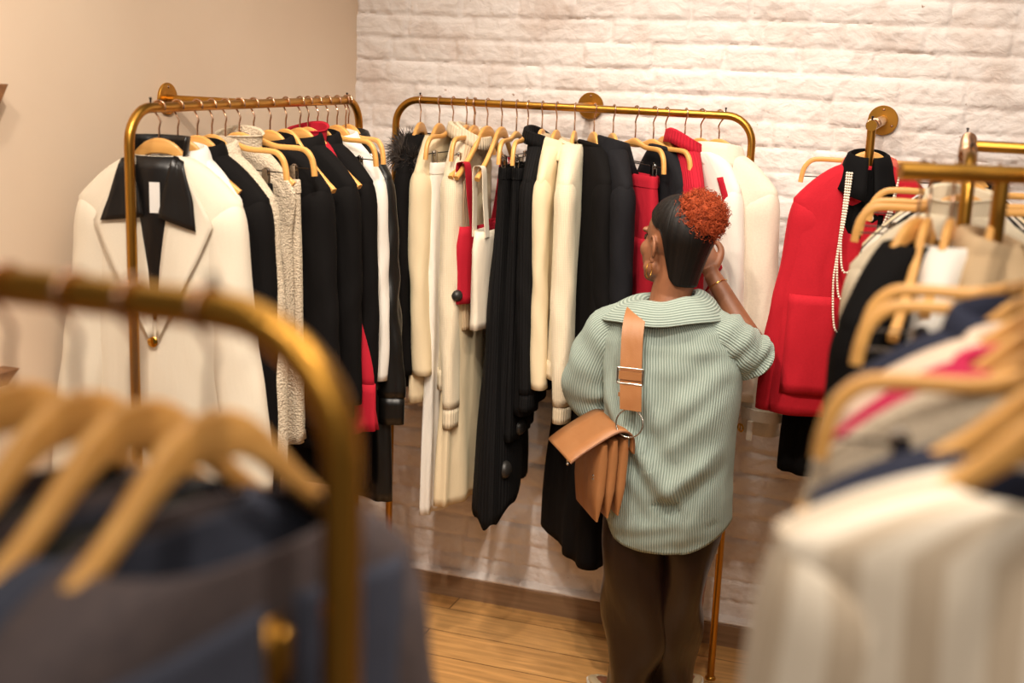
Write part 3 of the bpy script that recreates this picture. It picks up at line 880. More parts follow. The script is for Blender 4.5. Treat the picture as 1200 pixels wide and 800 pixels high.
        p1 = Vector((.054 * cos(az), -.020 + .056 * sin(az), -.098 + .030 * (1 - sst(.62, .9, fr)))); p1 = p0.lerp(p1, nape); 
        c = p0 + d * (.058 * nape) + Vector((cos(az), sin(az), 0)) * (.006 * nape)
        for j in range(1, 15):
            q = j / 14
            out.append(p0 * (1 - q) ** 2 + c * (2 * q * (1 - q)) + p1 * q * q)
        return out
    C_ = [hair_curve(-PI / 2 + (i / 64 * 2 - 1) * PI) for i in range(65)]
    m.grid([[h(C_[i][j]) for i in range(65)] for j in range(39)])
    hair = m.build('hair', 'hair', root, solid=.003, offset=-1)
    # nape: hair below the skull joins the neck
    # ---- bun of copper coils
    bc = Vector((.073, -.022, 1.638)); br = .087; m = MB(); rr = random.Random(4)
    m.ball(bc, br * .80, 28, 18)
    for i in range(1500):
        z = 1 - 2 * (i + .5) / 1500; a = i * 2.39996; q = math.sqrt(1 - z * z)
        n = Vector((q * cos(a), q * sin(a), z)); n = (n + Vector((rr.uniform(-.12, .12) for _ in range(3)))).normalized()
        t = n.cross(Vector((.3, .5, .8))).normalized(); bt = n.cross(t)
        base = bc + n * br * rr.uniform(.74, .86); cr = rr.uniform(.0035, .0065); ln = rr.uniform(.008, .022); turns = rr.uniform(1.2, 2.2); ph = rr.uniform(0, 6)
        tilt = (t * rr.uniform(-.8, .8) + bt * rr.uniform(-.8, .8))
        pts = []
        for k in range(15):
            u = k / 14; ang = ph + u * turns * 2 * PI
            pts.append(base + (n + tilt * .7).normalized() * (ln * u) + (t * cos(ang) + bt * sin(ang)) * cr * (.6 + .4 * u))
        m.tube(pts, [.00125 * (1 - .5 * k / 14) for k in range(15)], 3, caps=False)
    m.build('hair_bun', 'bun', root)
    # ---- earring, bracelet
    c = h((-.080, -.004, -.068)); m = MB()
    m.tube([c + Vector((.004 * sin(t), .022 * sin(t) * .8, .022 * cos(t))) for t in [2 * PI * i / 28 for i in range(28)]], .0012, 8, closed=True); m.build('hoop_earring', 'gold', root)
    d = (wrR - elR).normalized(); c = elR.lerp(wrR, .86); u = d.cross(Vector((0, 0, 1))).normalized(); v = d.cross(u)
    m = MB(); m.tube([c + u * (.033 * cos(t)) + v * (.031 * sin(t)) for t in [2 * PI * i / 30 for i in range(30)]], .0012, 6, closed=True); m.build('bracelet', 'gold', root)

    # ---- shirt
    shirt = empty('shirt', (0, 0, 0)); shirt.parent = root
    # rows: z, xleft, xright, half depth, y centre
    tab = [(1.372, -.085, .075, .070, -.012), (1.355, -.125, .120, .085, -.012), (1.335, -.160, .158, .100, -.008), (1.30, -.188, .192, .120, .0), (1.25, -.200, .214, .138, .0),
           (1.18, -.196, .226, .150, .0), (1.10, -.186, .226, .155, -.004), (.99, -.178, .220, .160, -.008), (.88, -.172, .220, .164, -.01), (.78, -.166, .224, .160, -.008), (.70, -.160, .228, .154, -.004), (.60, -.156, .224, .148, 0)]
    N = 96
    seg = [((-.16, 1.10), (.06, .83), .018, .030), ((.06, .83), (.22, .99), .016, .028), ((-.10, 1.22), (.05, .98), .007, .03), ((.20, 1.20), (.03, 1.03), .010, .035), ((.21, 1.12), (.02, .93), .008, .03),
           ((-.15, .98), (.02, .78), .008, .025), ((-.1, .70), (.15, .74), .006, .025), ((-.02, .66), (.2, .72), .005, .02), ((.18, .9), (.12, .68), .007, .03), ((-.13, .86), (-.11, .66), .008, .03)]
    def fold(x, z):
        d = 0
        for (ax, az), (bx, bz), amp, wd in seg:
            ux, uz = bx - ax, bz - az; L2 = ux * ux + uz * uz; t = ((x - ax) * ux + (z - az) * uz) / L2
            tc = max(0, min(1, t)); dx, dz = x - ax - ux * tc, z - az - uz * tc; ds = math.hypot(dx, dz)
            s = (dx * uz - dz * ux) / math.sqrt(L2)
            g = math.exp(-(ds / wd) ** 2) * (1 - .6 * abs(2 * tc - 1) ** 2)
            d += amp * g - amp * .6 * math.exp(-((ds - wd * 1.5) / wd) ** 2) * (1 if s > 0 else 0)
        return d + .006 * noise.noise(Vector((x * 7, z * 6, 1))) + .003 * noise.noise(Vector((x * 16, z * 13, 4)))
    rows = []; M_ = 64
    for j in range(M_ + 1):
        row = []
        for i in range(N):
            a = 2 * PI * i / N
            # shirt-tail hem: long at the back and front, high at the sides
            zb = .632 + .075 * (abs(cos(a)) ** 2.2) + .03 * cos(a) * (abs(cos(a)) > 0) * .4
            z = lerp(1.372, zb, (j / M_) ** .92)
            xl, xr, dp, yc = interp(tab, z)
            c, s = cos(a), sin(a); cx = (xl + xr) / 2; w = (xr - xl) / 2
            e = 2 / 2.5
            x = cx + w * math.copysign(abs(c) ** e, c); y = yc + dp * math.copysign(abs(s) ** e, s)
            if s < 0: y -= 1.7 * fold(x, z) * min(1, abs(s) * 1.6)
            else: y = min(y, .125)
            row.append((x, y, z))
        rows.append(row)
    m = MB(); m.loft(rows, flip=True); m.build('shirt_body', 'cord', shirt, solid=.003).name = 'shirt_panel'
    # sleeves
    def sleeve(pts, rads, seed, name='sleeve', n=40):
        ph = [random.Random(seed + q).uniform(0, 6) for q in range(4)]
        P = smooth_path(pts, 8); mm = len(P); rings = []; nrm = None
        for i, p in enumerate(P):
            t = i / (mm - 1); tg = (P[min(i + 1, mm - 1)] - P[max(i - 1, 0)]).normalized()
            if nrm is None: nrm = Vector((0, -1, 0))
            nrm = (nrm - tg * nrm.dot(tg)).normalized(); bn = tg.cross(nrm)
            q = t * (len(rads) - 1); k = min(int(q), len(rads) - 2); r = lerp(rads[k], rads[k + 1], q - k)
            ring = []
            for c in range(n):
                a = 2 * PI * c / n
                d = .006 * t * (sin(26 * t + 2 * a + ph[0]) + .7 * sin(17 * t - 3 * a + ph[1])) + .003 * sin(40 * t + a + ph[2])
                ring.append(p + nrm * ((r + d) * cos(a)) + bn * ((r + d) * sin(a)))
            rings.append(ring)
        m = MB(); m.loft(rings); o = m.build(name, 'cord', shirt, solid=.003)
        return rings[-1]
    e1 = sleeve([(-.10, -.005, 1.315), (-.175, -.005, 1.275), (-.225, .0, 1.18), (-.245, .02, 1.09), (-.222, .055, 1.035), (-.175, .11, 1.06)], [.055, .075, .078, .086, .074, .058], 3)
    e2 = sleeve([(.10, -.005, 1.315), (.17, -.005, 1.288), (.225, .025, 1.245), (.262, .055, 1.215)], [.055, .072, .070, .066], 9)
    # collar, spread over the neck: the cords run along it
    m = MB(); rows = []
    for j in range(57):
        row = []
        u = j / 56 * 2 - 1; t = -PI / 2 + u * (PI - rad(34)); f = max(0, abs(u) - .45) / .55
        prof = [(.004, -.03), (.0, -.004), (-.002, .012), (.003, .022), (.013, .024), (.028, .014), (.045, -.004), (.060, -.024 - .012 * f), (.070 + .022 * f, -.040 - .022 * f)]
        for d, z in smooth_path([(d, 0, z) for d, z in prof], 2) and [(q.x, q.z) for q in smooth_path([(d, 0, z) for d, z in prof], 2)]:
            back = (1 - sin(t)) / 2
            row.append((-.006 + (.074 + d * (1.25 + .5 * max(0, -cos(t)))) * cos(t) * 1.06, -.012 + (.066 + d) * sin(t), 1.382 - .014 * back + .016 * cos(t) + z + .003 * sin(5 * t)))
        rows.append(row)
    m.grid(rows, flip=True); m.build('collar', 'cord', shirt, solid=.003)
    # ---- trousers: hips + two legs in one mesh of leather
    m = MB(); rings = []
    for j in range(11):
        t = j / 10; z = lerp(.90, .70, t); w = lerp(.150, .185, t); d = lerp(.105, .125, t)
        rings.append([Vector((.022 * t + w * cos(a), d * math.copysign(abs(sin(a)) ** .85, sin(a)), z)) for a in [2 * PI * i / 48 for i in range(48)]])
    m.loft(rings, True, True, flip=True)
    def leg(ctrl, wid, dep, seed):
        P = smooth_path(ctrl, 9); mm = len(P); rings = []; ph = [random.Random(seed + q).uniform(0, 6) for q in range(3)]
        for i, p in enumerate(P):
            t = i / (mm - 1); q = t * (len(wid) - 1); k = min(int(q), len(wid) - 2); w = lerp(wid[k], wid[k + 1], q - k); d = lerp(dep[k], dep[k + 1], q - k)
            ring = []
            for c in range(44):
                a = 2 * PI * c / 44
                f = .008 * (sin(2 * a + 8 * t + ph[0]) + .8 * sin(3 * a - 13 * t + ph[1]) + .6 * sin(19 * t + a * 1 + ph[2]) * t)
                ring.append(p + Vector(((w + f) * math.copysign(abs(cos(a)) ** .85, cos(a)), (d + f) * math.copysign(abs(sin(a)) ** .85, sin(a)), 0)))
            rings.append(ring)
        m.loft(rings, False, False, flip=True)
    leg([(-.055, 0, .76), (-.050, -.008, .62), (-.042, .0, .45), (-.045, .02, .30), (-.060, .055, .16), (-.078, .075, .052)], [.112, .113, .112, .098, .082, .078], [.120, .115, .108, .100, .09, .086], 5)
    leg([(.100, 0, .76), (.100, .0, .62), (.088, .03, .45), (.072, .07, .30), (.052, .12, .16), (.042, .155, .052)], [.098, .088, .078, .072, .070, .070], [.118, .11, .10, .095, .09, .086], 8)
    m.build('trousers', 'brownleather', root, solid=.002)
    # ---- shoes
    for an, td in ((anL, Vector((-.8, .6, 0))), (anR, Vector((.35, .94, 0)))):
        td.normalize(); sd = Vector((-td.y, td.x, 0)); sh = empty('shoe', (0, 0, 0)); sh.parent = root
        base = Vector((an.x, an.y, 0)); rings = []; sole = []
        for j in range(15):
            t = j / 14; s = lerp(-.075, .185, t); w = [.03, .036, .037, .034, .033, .036, .041, .046, .048, .047, .044, .040, .034, .026, .012][j]
            hh = [.075, .088, .094, .092, .084, .072, .062, .056, .052, .049, .046, .043, .040, .036, .028][j]
            rings.append([base + td * s + sd * (w * math.copysign(abs(cos(a)) ** .8, cos(a))) + Vector((0, 0, .020 + (hh - .02) * (.5 + .5 * sin(a)))) for a in [2 * PI * i / 24 for i in range(24)]])
            sole.append([base + td * (s * 1.02) + sd * ((w + .004) * math.copysign(abs(cos(a)) ** .4, cos(a))) + Vector((0, 0, .0125 + .0115 * math.copysign(abs(sin(a)) ** .4, sin(a)))) for a in [2 * PI * i / 24 for i in range(24)]])
        q = MB(); q.loft(rings, True, True); q.build('upper', 'shoe', sh)
        q = MB(); q.loft(sole, True, True); q.build('sole', 'sole', sh)
    return root
person = build_person()

# ------------------------------------------------------------------ her bag
def build_bag():
    O = Vector((-.837, 3.50, .757))
    root = empty('shoulder_bag', O); tag(root, 'tan leather shoulder bag with three gussets and wide strap on the woman\'s left side', 'bag')
    ax = Vector((-.55, .835, 0)).normalized(); th = Vector((-ax.y, ax.x, 0)) * 1.0   # length axis away from us; thickness axis to the left
    if th.x > 0: th = -th
    Z = Vector((0, 0, 1))
    def P(l, t, z): return ax * l + th * t + Z * z
    def wedge(t0, w, h, z0, ln, l0):
        """one compartment: a soft pouch, pointed at its foot"""
        m = MB(); rings = []
        for j in range(12):
            q = j / 11; z = z0 + h * q
            ww = w * (.22 + .78 * min(1, q * 2.6) ** .8) * (1 - .45 * max(0, q - .8) / .2); tc = t0 + .010 * (1 - q)
            ring = []
            for k in range(28):
                a = 2 * PI * k / 28
                ring.append(P(l0 + ln / 2 + (ln / 2 * (.92 + .08 * min(1, q * 3))) * math.copysign(abs(cos(a)) ** .35, cos(a)), tc + ww / 2 * math.copysign(abs(sin(a)) ** .6, sin(a)), z))
            rings.append(ring)
        m.loft(rings, True, True, flip=True); return m.build('pouch', 'tan', root)
    wedge(.002, .036, .235, .005, .225, 0); wedge(.034, .036, .240, -.002, .230, .0); wedge(.066, .040, .238, -.012, .230, .0)
    # flap: comes up over the top and down the left side
    prof = [(-.020, .200), (-.018, .240), (-.004, .262), (.022, .268), (.050, .258), (.095, .232), (.140, .203), (.172, .178)]
    prof = smooth_path([(t, 0, z) for t, z in prof], 4)
    m = MB(); m.grid([[P(l, q.x, q.z) for q in prof] for l in (-.006, .06, .12, .18, .236)])
    fl = m.build('flap', 'tan', root, solid=.0055, sub=0)
    m = MB(); m.tube([P(-.006, q.x, q.z) for q in prof], .0032, 8); m.build('piped_edge', 'tanedge', fl)
    for l, t, z in ((.03, .168, .166), (.03, .092, .115)):
        s = MB(); rot = Z.rotation_difference(th).to_matrix()
        for dz in (.0, .011):
            s.lathe([(.0001, .006), (.003, .0055), (.0048, .003), (.005, 0)], P(l, t if z > .15 else .0862, z + dz), 14, rot)
        s.build('snap_stud', 'chrome', root)
    # ring
    rc = Vector((.003, .0, .292)); m = MB()
    m.tube([rc + Vector((.040 * cos(t), .010 * sin(t), .040 * sin(t))) for t in [2 * PI * i / 40 for i in range(40)]], .0024, 10, closed=True); m.build('ring', 'chrome', root)
    # strap: from the ring up her back, over the shoulder and down in front
    sp = [(.003, .004, .330), (.000, .008, .37), (-.006, .020, .43), (-.012, .036, .49), (-.018, .062, .555), (-.024, .115, .598), (-.030, .185, .604), (-.036, .27, .575), (-.040, .335, .49), (-.045, .350, .36), (-.085, .31, .27)]
    C = smooth_path(sp, 5); W = .032
    def band(lo, hi, wid, thick, off=0.0):
        rings = []
        for i in range(lo, hi + 1):
            t = (C[min(i + 1, len(C) - 1)] - C[max(i - 1, 0)]).normalized(); x = Vector((1, 0, -.02)).normalized(); nn = x.cross(t).normalized()
            c = C[i] - nn * off
            rings.append([c + x * (wid * a) + nn * (thick * b2) for a, b2 in ((-1, -1), (0, -1), (1, -1), (1.02, 0), (1, 1), (0, 1), (-1, 1), (-1.02, 0))])
        mm = MB(); mm.loft(rings, True, True); return mm
    st = band(0, len(C) - 1, W, .0028).build('strap', 'tan', root, angle=40)
    # adjuster buckle and keeper loops on the strap
    bc = C[10]; m = MB()
    yy = bc.y - .008
    for (x0, z0, x1, z1) in ((-.038, -.024, .038, -.024), (-.038, .022, .038, .022), (-.038, -.024, -.038, .022), (.038, -.024, .038, .022)):
        m.tube([(bc.x + x0, yy, bc.z + z0), (bc.x + x1, yy, bc.z + z1)], .0026, 8)
    m.build('buckle', 'chrome', st)
    for dz, hh in ((0.0, .012), (-.060, .006)):
        m = MB(); m.box((bc.x, yy + .001 + (.0 if dz == 0 else .006), bc.z + dz), (.068, .006, hh * 2)); m.build('keeper', 'tan', st, smooth=False)
    return root
build_bag()

# ------------------------------------------------------------------ racks
XL, YM = -1.872, 4.10
u_rack('gold tube clothes rack along the cream wall, holding the ivory and black jackets', (XL, 2.591), (XL, 3.822), (XW, 3.18, (1, 0, 0), XL, 3.18))
u_rack('gold tube clothes rack along the white brick wall, behind the woman', (-1.867, YM), (-.637, YM), (-1.252, YW - .008, (0, -1, 0), -1.252, YM))

GL, GM, GR, GF, GN = 'hangers on the rack by the cream wall', 'hangers on the rack by the brick wall', 'hangers on the racks at the right', 'hangers on the blurred rack at lower left', 'hangers on the near right rack'
def on(kind_h, hl, grp, x, y, yaw, fn, *a, z=None, **k):
    if kind_h == 'A' and k.get('sh', .195) >= .16: kind_h = 'S'      # arms end inside the shoulders
    hanger(kind_h, x, y, yaw, hl, grp, z)
    return fn(a[0], a[1], a[2], x, y, yaw, a[3], z=z, **k)
SLV = lambda ln=.60, **k: dict(dict(ln=ln), **k)

# ---- left rack: hero blazer
r, B = on('A', 'wooden hanger in the ivory blazer with black satin collar', GL, XL, 2.713, 14, garment, 'blazer', 'ivory blazer with wide black satin collar and gold button, nearest on the left rack', 'blazer', 'ivory',
          L=1.05, sh=.207, shz=-.226, w=.198, hw=.235, b=.05, waist=.19, fold=.005, sleeve=SLV(.70, r0=.066, r1=.058, out=.07, fwd=-.02), k=(2, 5))
for s in (-1, 1):
    m = MB(); patch(m, B, [(s * .052, -.135), (s * .014, -.40), (s * .004, -.56)], [(s * .075, -.14), (s * .152, -.275), (s * .115, -.36), (s * .012, -.565)], 8, 18, (.006, .018)); m.build('lapel', 'ivory', r, solid=.004)
    m = MB(); patch(m, B, [(s * .052, -.112), (s * .030, -.20), (s * .018, -.262)], [(s * .078, -.125), (s * .105, -.215), (s * (.112 if s > 0 else .128), -.292 if s > 0 else -.275)], 8, 12, (.020, .026)); m.build('collar', 'satin', r, solid=.004)
m = MB(); patch(m, B, [(-.056, -.1155), (-.035, -.25), (-.004, -.52)], [(.056, -.1155), (.035, -.25), (.004, -.52)], 8, 12, (.006, .006)); m.build('lining', 'satin', r, solid=.002)
m = MB(); rows = []
for j in range(5):
    rows.append([Vector((.068 * cos(t) * (1 + .03 * j), .050 * sin(t), -.124 + .014 * j)) for t in [rad(-20 + 220 * i / 20) for i in range(21)]])
m.grid(rows); m.build('collar_stand', 'satin', r, solid=.003)
m = MB(); m.box(B.front(.006, -.215, .010), (.026, .002, .075)); m.build('price_tag', 'paper', r, smooth=False)
m = MB(); q = B.front(-.004, -.575, .010); m.lathe([(.0001, 0), (.012, 0), (.0135, .003), (.011, .005), (.0001, .004)], q, 20, Matrix.Rotation(rad(90), 3, 'X')); m.build('button', 'gold', r)
G = 'clothes on the rack by the cream wall'
on('A', 'wooden hanger in the slim white blouse behind the ivory blazer', GL, XL, 2.793, 10, garment, 'blouse', 'slim white blouse, second on the left rack, only its collar showing behind the ivory blazer', 'blouse', 'white', L=.66, sh=.165, b=.03, collar='shirt', sleeve=SLV(.56, r0=.045, r1=.035, out=-.01), group=G)
on('A', 'wooden hanger in the first black blazer beside the ivory one', GL, XL, 2.881, -2, garment, 'blazer', 'black wool blazer directly right of the ivory satin-collared blazer', 'blazer', 'black', L=1.08, sh=.21, collar='coat', lapel=True, sleeve=SLV(.70, r0=.062, r1=.05, out=.03), group=G)
on('A', 'wooden hanger in the cream boucle jacket', GL, XL, 2.949, -12, garment, 'jacket', 'cream boucle tweed jacket with frayed cuffs on the left rack', 'jacket', 'boucle', L=.86, sh=.21, shz=-.225, b=.05, collar='coat', sleeve=SLV(.68, r0=.066, r1=.058, out=.05, cuff=.012), group=G)
on('B', 'square-armed wooden hanger with clips on the short black trousers', GL, XL, 3.015, -8, trousers, 'trousers', 'black trousers clipped behind the cream boucle jacket, waistband showing', 'trousers', 'black2', L=1.16, group=G)
on('A', 'wooden hanger in the sleeveless cream boucle top', GL, XL, 3.085, 4, garment, 'top', 'sleeveless cream boucle top with stand collar behind the clipped black trousers', 'top', 'boucle', L=.62, sh=.165, collar='funnel', b=.035, group=G)
on('B', 'square-armed wooden hanger with clips on the cream boucle skirt', GL, XL, 3.16, -6, skirt, 'skirt', 'cream boucle skirt with chrome clips on its waistband, left rack', 'skirt', 'boucle', L=.95, hw=.17, group=G)
on('A', 'wooden hanger in the wide black blazer at the rack middle', GL, XL, 3.25, -12, garment, 'blazer', 'wide black blazer in the middle of the left rack, right of the boucle jacket', 'blazer', 'black', L=.98, sh=.215, collar='coat', lapel=True, sleeve=SLV(.66, r0=.066, r1=.054, out=.04), group=G)
on('A', 'wooden hanger with one arm bare beside the narrow black top', GL, XL, 3.34, -20, garment, 'top', 'narrow sleeveless black top that leaves one hanger arm bare, left rack', 'top', 'black2', L=1.10, sh=.15, b=.03, hw=.17, group=G)
on('A', 'wooden hanger in the red-lined black coat', GL, XL, 3.425, -14, garment, 'coat', 'long black coat with turned-up collar and red lining edge, left rack', 'coat', 'black', L=.93, sh=.215, collar='coat', lapel=True, sleeve=SLV(.62, r0=.064, r1=.056, out=.03), group=G)
on('A', 'wooden hanger in the red dress with the ruffled hem', GL, XL, 3.475, -14, garment, 'dress', 'red dress whose ruffled hem shows below the black coats of the left rack', 'dress', 'red', L=.84, sh=.15, b=.03, hw=.26, ruffle=('red', .15), collar='funnel', sleeve=SLV(.5, r0=.045, r1=.04), group=G)
on('A', 'wooden hanger in the plain black coat before the white blouse', GL, XL, 3.535, -10, garment, 'coat', 'plain black coat just left of the white blouse on the left rack', 'coat', 'black', L=.98, sh=.205, collar='coat', sleeve=SLV(.64, r0=.056, r1=.05), group=G)
on('B', 'square-armed wooden hanger with clips on the long black skirt', GL, XL, 3.60, -16, skirt, 'skirt', 'long black skirt held by dark clips beside the white blouse', 'skirt', 'black2', L=1.22, hw=.19, group=G)
on('A', 'wooden hanger in the white blouse at the far end of the left rack', GL, XL, 3.665, -18, garment, 'blouse', 'white blouse with open collar near the far end of the left rack', 'blouse', 'white', L=.90, sh=.20, collar='shirt', b=.035, sleeve=SLV(.60, r0=.050, r1=.042, out=.03), group=G)
on('B', 'square-armed wooden hanger with clips, last on the left rack', GL, XL, 3.725, -28, skirt, 'skirt', 'black leather skirt hung from chrome clips, last hanger of the left rack', 'skirt', 'blackleather', L=1.27, hw=.25, w=.17, group=G)
on('A', 'wooden hanger in the black leather jacket at the rack corner', GL, XL, 3.745, -24, garment, 'jacket', 'black leather jacket with gathered cuff at the corner between both racks', 'jacket', 'blackleather', L=.80, sh=.205, collar='shirt', sleeve=SLV(.66, r0=.056, r1=.046, out=.08, cuff=.09, wave=.008), group=G)

# ---- middle rack (front of each garment turned right unless said otherwise)
G = 'clothes on the rack by the brick wall'
def mid(hk, hl, x, a, face, fn, *ar, **k):
    yaw = 90 + a if face == 'R' else -90 + a
    k.setdefault('group', G)
    return on(hk, hl, GM, x, YM, yaw, fn, *ar, **k)
r, B = mid('A', 'wooden hanger in the black fur-collared coat', -1.775, 5, 'R', garment, 'coat', 'black coat with shaggy fur collar at the left end of the middle rack', 'coat', 'black', L=.97, sh=.19, sleeve=SLV(.66, r0=.05, r1=.045))
m = MB(); rr = random.Random(11)
P = [Vector((.125 * cos(t), .05 * sin(t), -.165 - .04 * abs(cos(t)) + .012 * sin(t))) for t in [2 * PI * i / 40 for i in range(40)]]
m.tube(P, .030, 10, closed=True)
for i in range(2600):
    t = rr.uniform(0, 2 * PI); q = rr.uniform(0, 2 * PI)
    c = Vector((.125 * cos(t), .05 * sin(t), -.165 - .04 * abs(cos(t)) + .012 * sin(t)))
    rad_ = Vector((cos(t), sin(t), 0)) * cos(q) + Vector((0, 0, 1)) * sin(q)
    d = (rad_ + Vector([rr.uniform(-.55, .55) for _ in range(3)])).normalized()
    ln = rr.uniform(.028, .062); e = c + rad_ * .02 + d * ln
    m.tube([c + rad_ * .018, c + rad_ * .02 + d * ln * .5, e + Vector((0, 0, -.006))], [.0015, .0012, .0003], 3, caps=False)
m.build('fur_collar', 'fur', r)
mid('A', 'wooden hanger in the pale cream wrap dress', -1.705, 2, 'R', garment, 'dress', 'pale yellow-cream long-sleeved dress next to the black fur collar', 'dress', 'cream', L=1.02, sh=.195, sleeve=SLV(.66, r0=.055, r1=.05, out=.0), b=.035)
mid('B', 'square-armed wooden hanger with clips on the long white skirt', -1.655, -3, 'R', skirt, 'skirt', 'narrow long white skirt hanging lowest at the left of the middle rack', 'skirt', 'white', L=1.43, w=.15, hw=.16, hb=.03)
mid('A', 'wooden hanger in the ivory turtleneck sweater', -1.605, 6, 'R', garment, 'sweater', 'ivory turtleneck sweater with a long ribbed sleeve hanging in front', 'sweater', 'creamknit', L=.96, sh=.195, collar='turtle', cmat='creamrib', sleeve=SLV(.76, r0=.056, r1=.042, out=.01, cuff=.07), hemband=.07, tagat=(.1, -.92, .027, 'back'))
mid('B', 'square-armed wooden hanger with clips on the cream midi skirt', -1.575, 0, 'R', skirt, 'skirt', 'cream midi skirt whose straight hem hangs below the ivory sweater', 'skirt', 'cream', L=1.37, w=.15, hw=.21, hb=.045)
r, B = mid('A', 'wooden hanger in the beige ribbed turtleneck behind the red top', -1.578, 2, 'R', garment, 'sweater', 'beige ribbed turtleneck sweater behind the red strap top', 'sweater', 'beigerib', L=.86, sh=.15, collar='turtle', cmat='creamrib', sleeve=SLV(.5, r0=.04, r1=.036, out=-.03), hemband=.07, b=.03)
def strap_top(label, x, y, yaw, mat, L, w, cat='top', kind='camisole', zt=-.40, sw=.016, tagat=None, straps=((-.165, -.12), (.165, .12)), b=.022, hz=None):
    """sleeveless top hung by two shoulder straps"""
    global SEED
    SEED += 1
    root = empty(kind, (x, y, H), rad(yaw)); tag(root, label, cat, 'clothes on the rack by the brick wall')
    Bd = Body([(zt, w * .92, b * 1.2), (zt - .06, w, b * 1.3), (-L + .05, w * .98, b * 1.2), (-L, w * 1.0, b * 1.25)], .003, 2.4, SEED, foldtop=0)
    mb = MB(); Bd.mesh(mb); mb.build('body', mat, root, solid=.003)
    for hx, bx in straps:
        top = -.228 + (1 - abs(hx) / .205) * .11
        for s in (-1, 1):
            m = MB(); P = smooth_path([(hx, 0, top + .020), (hx, s * .016, top + .008), (lerp(hx, bx, .4), s * .018, lerp(top, zt, .45)), (bx, s * b * 1.05, zt - .02)], 5)
            rings = [[p + Vector((dx, dy, 0)) for dx, dy in ((-sw, -.0015), (sw, -.0015), (sw, .0015), (-sw, .0015))] for p in P]
            m.loft(rings, True, True); m.build('strap', mat, root, angle=40)
    if tagat: security_tag(root, Bd, *tagat)
    return root
hanger('A', -1.530, YM, 84, 'wooden hanger carrying the red strap top, bare arm pointing out', GM)
strap_top('bright red strap top hanging from a bare hanger arm', -1.530, YM, 84, 'red', .66, .185, sw=.020, tagat=(-.17, -.63, .02, 'left'))
hanger('A', -1.478, YM, 90, 'wooden hanger carrying the draped cream strap top', GM)
strap_top('cream strap top with draped front beside the red one', -1.478, YM, 88, 'ivory', .74, .20, sw=.017, zt=-.41, straps=((-.18, -.15), (.15, .12)), kind='camisole')
mid('B', 'square-armed wooden hanger with clips on the longest black knit dress', -1.425, 4, 'R', skirt, 'dress', 'longest black knit strapless dress with wavy hem and round tag on the middle rack', 'dress', 'blackrib', L=1.36, w=.16, hw=.22, hb=.06, hemwave=.03, slant=.03, k=(3, 6), tagat=(-.16, -1.22, .032, 'front'))
mid('B', 'square-armed wooden hanger with clips on the black ribbed skirt', -1.385, 6, 'R', skirt, 'skirt', 'black ribbed skirt with a round tag, second black piece of the middle rack', 'skirt', 'blackrib', L=1.12, w=.15, hw=.17, hb=.035, tagat=(-.1, -1.08, .03, 'front'))
mid('A', 'wooden hanger in the black ribbed cardigan', -1.335, 6, 'R', garment, 'cardigan', 'black ribbed cardigan with thick upright collar on the middle rack', 'cardigan', 'blackrib', L=1.02, sh=.19, collar='turtle', sleeve=SLV(.68, r0=.05, r1=.042, out=.0, cuff=.06), b=.035)
mid('A', 'wooden hanger in the pale yellow cardigan', -1.285, 4, 'R', garment, 'cardigan', 'pale yellow-cream cardigan between the black cardigan and the ivory sweater', 'cardigan', 'cream', L=.84, sh=.19, collar='shirt', sleeve=SLV(.66, r0=.046, r1=.036, out=.0), b=.03)
mid('A', 'wooden hanger seen end-on in the ivory knit sweater', -1.222, 10, 'R', garment, 'sweater', 'ivory knit sweater with ribbed cuff left of the black sweater dress', 'sweater', 'creamknit', L=.88, sh=.195, collar='crew', cmat='creamrib', sleeve=SLV(.70, r0=.056, r1=.05, out=.02, cuff=.06, cuffmat='creamrib'), hemband=.06)
mid('A', 'wooden hanger in the round-necked black sweater dress', -1.155, 32, 'R', garment, 'dress', 'long black sweater dress with round neck, left of the woman\'s shoulder', 'dress', 'black', L=1.50, sh=.18, shz=-.22, neck=.075, collar='crew', sleeve=SLV(.62, r0=.055, r1=.045), hw=.26, hb=.07, fold=.012)
mid('A', 'wooden hanger in the blue-black coat beside the red trousers', -1.090, 30, 'R', garment, 'coat', 'blue-black wool coat with smooth shoulder directly left of the red pieces', 'coat', 'navyblack', L=1.05, sh=.205, shz=-.225, collar='coat', sleeve=SLV(.66, r0=.062, r1=.05))
mid('B', 'square-armed wooden hanger with clips on the red trousers', -1.015, 42, 'R', trousers, 'trousers', 'red trousers clipped by the waistband left of the woman\'s head', 'trousers', 'red', L=1.12, lw=.075)
mid('B', 'square-armed wooden hanger with clips on the red skirt', -.955, 50, 'R', skirt, 'skirt', 'red pleated skirt clipped above the woman\'s head', 'skirt', 'red', L=.86, hw=.19, fold=.016, k=(8, 13))
mid('A', 'wooden hanger in the small black jacket above the hair bun', -.915, 40, 'R', garment, 'jacket', 'small black jacket between the red skirt and the red ribbed sweater', 'jacket', 'navyblack', L=.9, sh=.17, shz=-.215, sleeve=SLV(.58, r0=.05, r1=.044), collar='crew')
mid('A', 'wooden hanger in the red ribbed sweater', -.852, 28, 'R', garment, 'sweater', 'red ribbed turtleneck sweater just above the copper hair bun', 'sweater', 'redrib', L=.80, sh=.19, shz=-.215, collar='turtle', sleeve=SLV(.62, r0=.055, r1=.044), nz=-.10)
r, B = mid('A', 'wooden hanger in the white top with red trim', -.800, 56, 'R', garment, 'dress', 'long white dress with red trim under the woman\'s raised hand', 'dress', 'white', L=1.42, sh=.185, shz=-.225, neck=.085, hw=.20, b=.035, sleeve=SLV(.5, r0=.05, r1=.046))
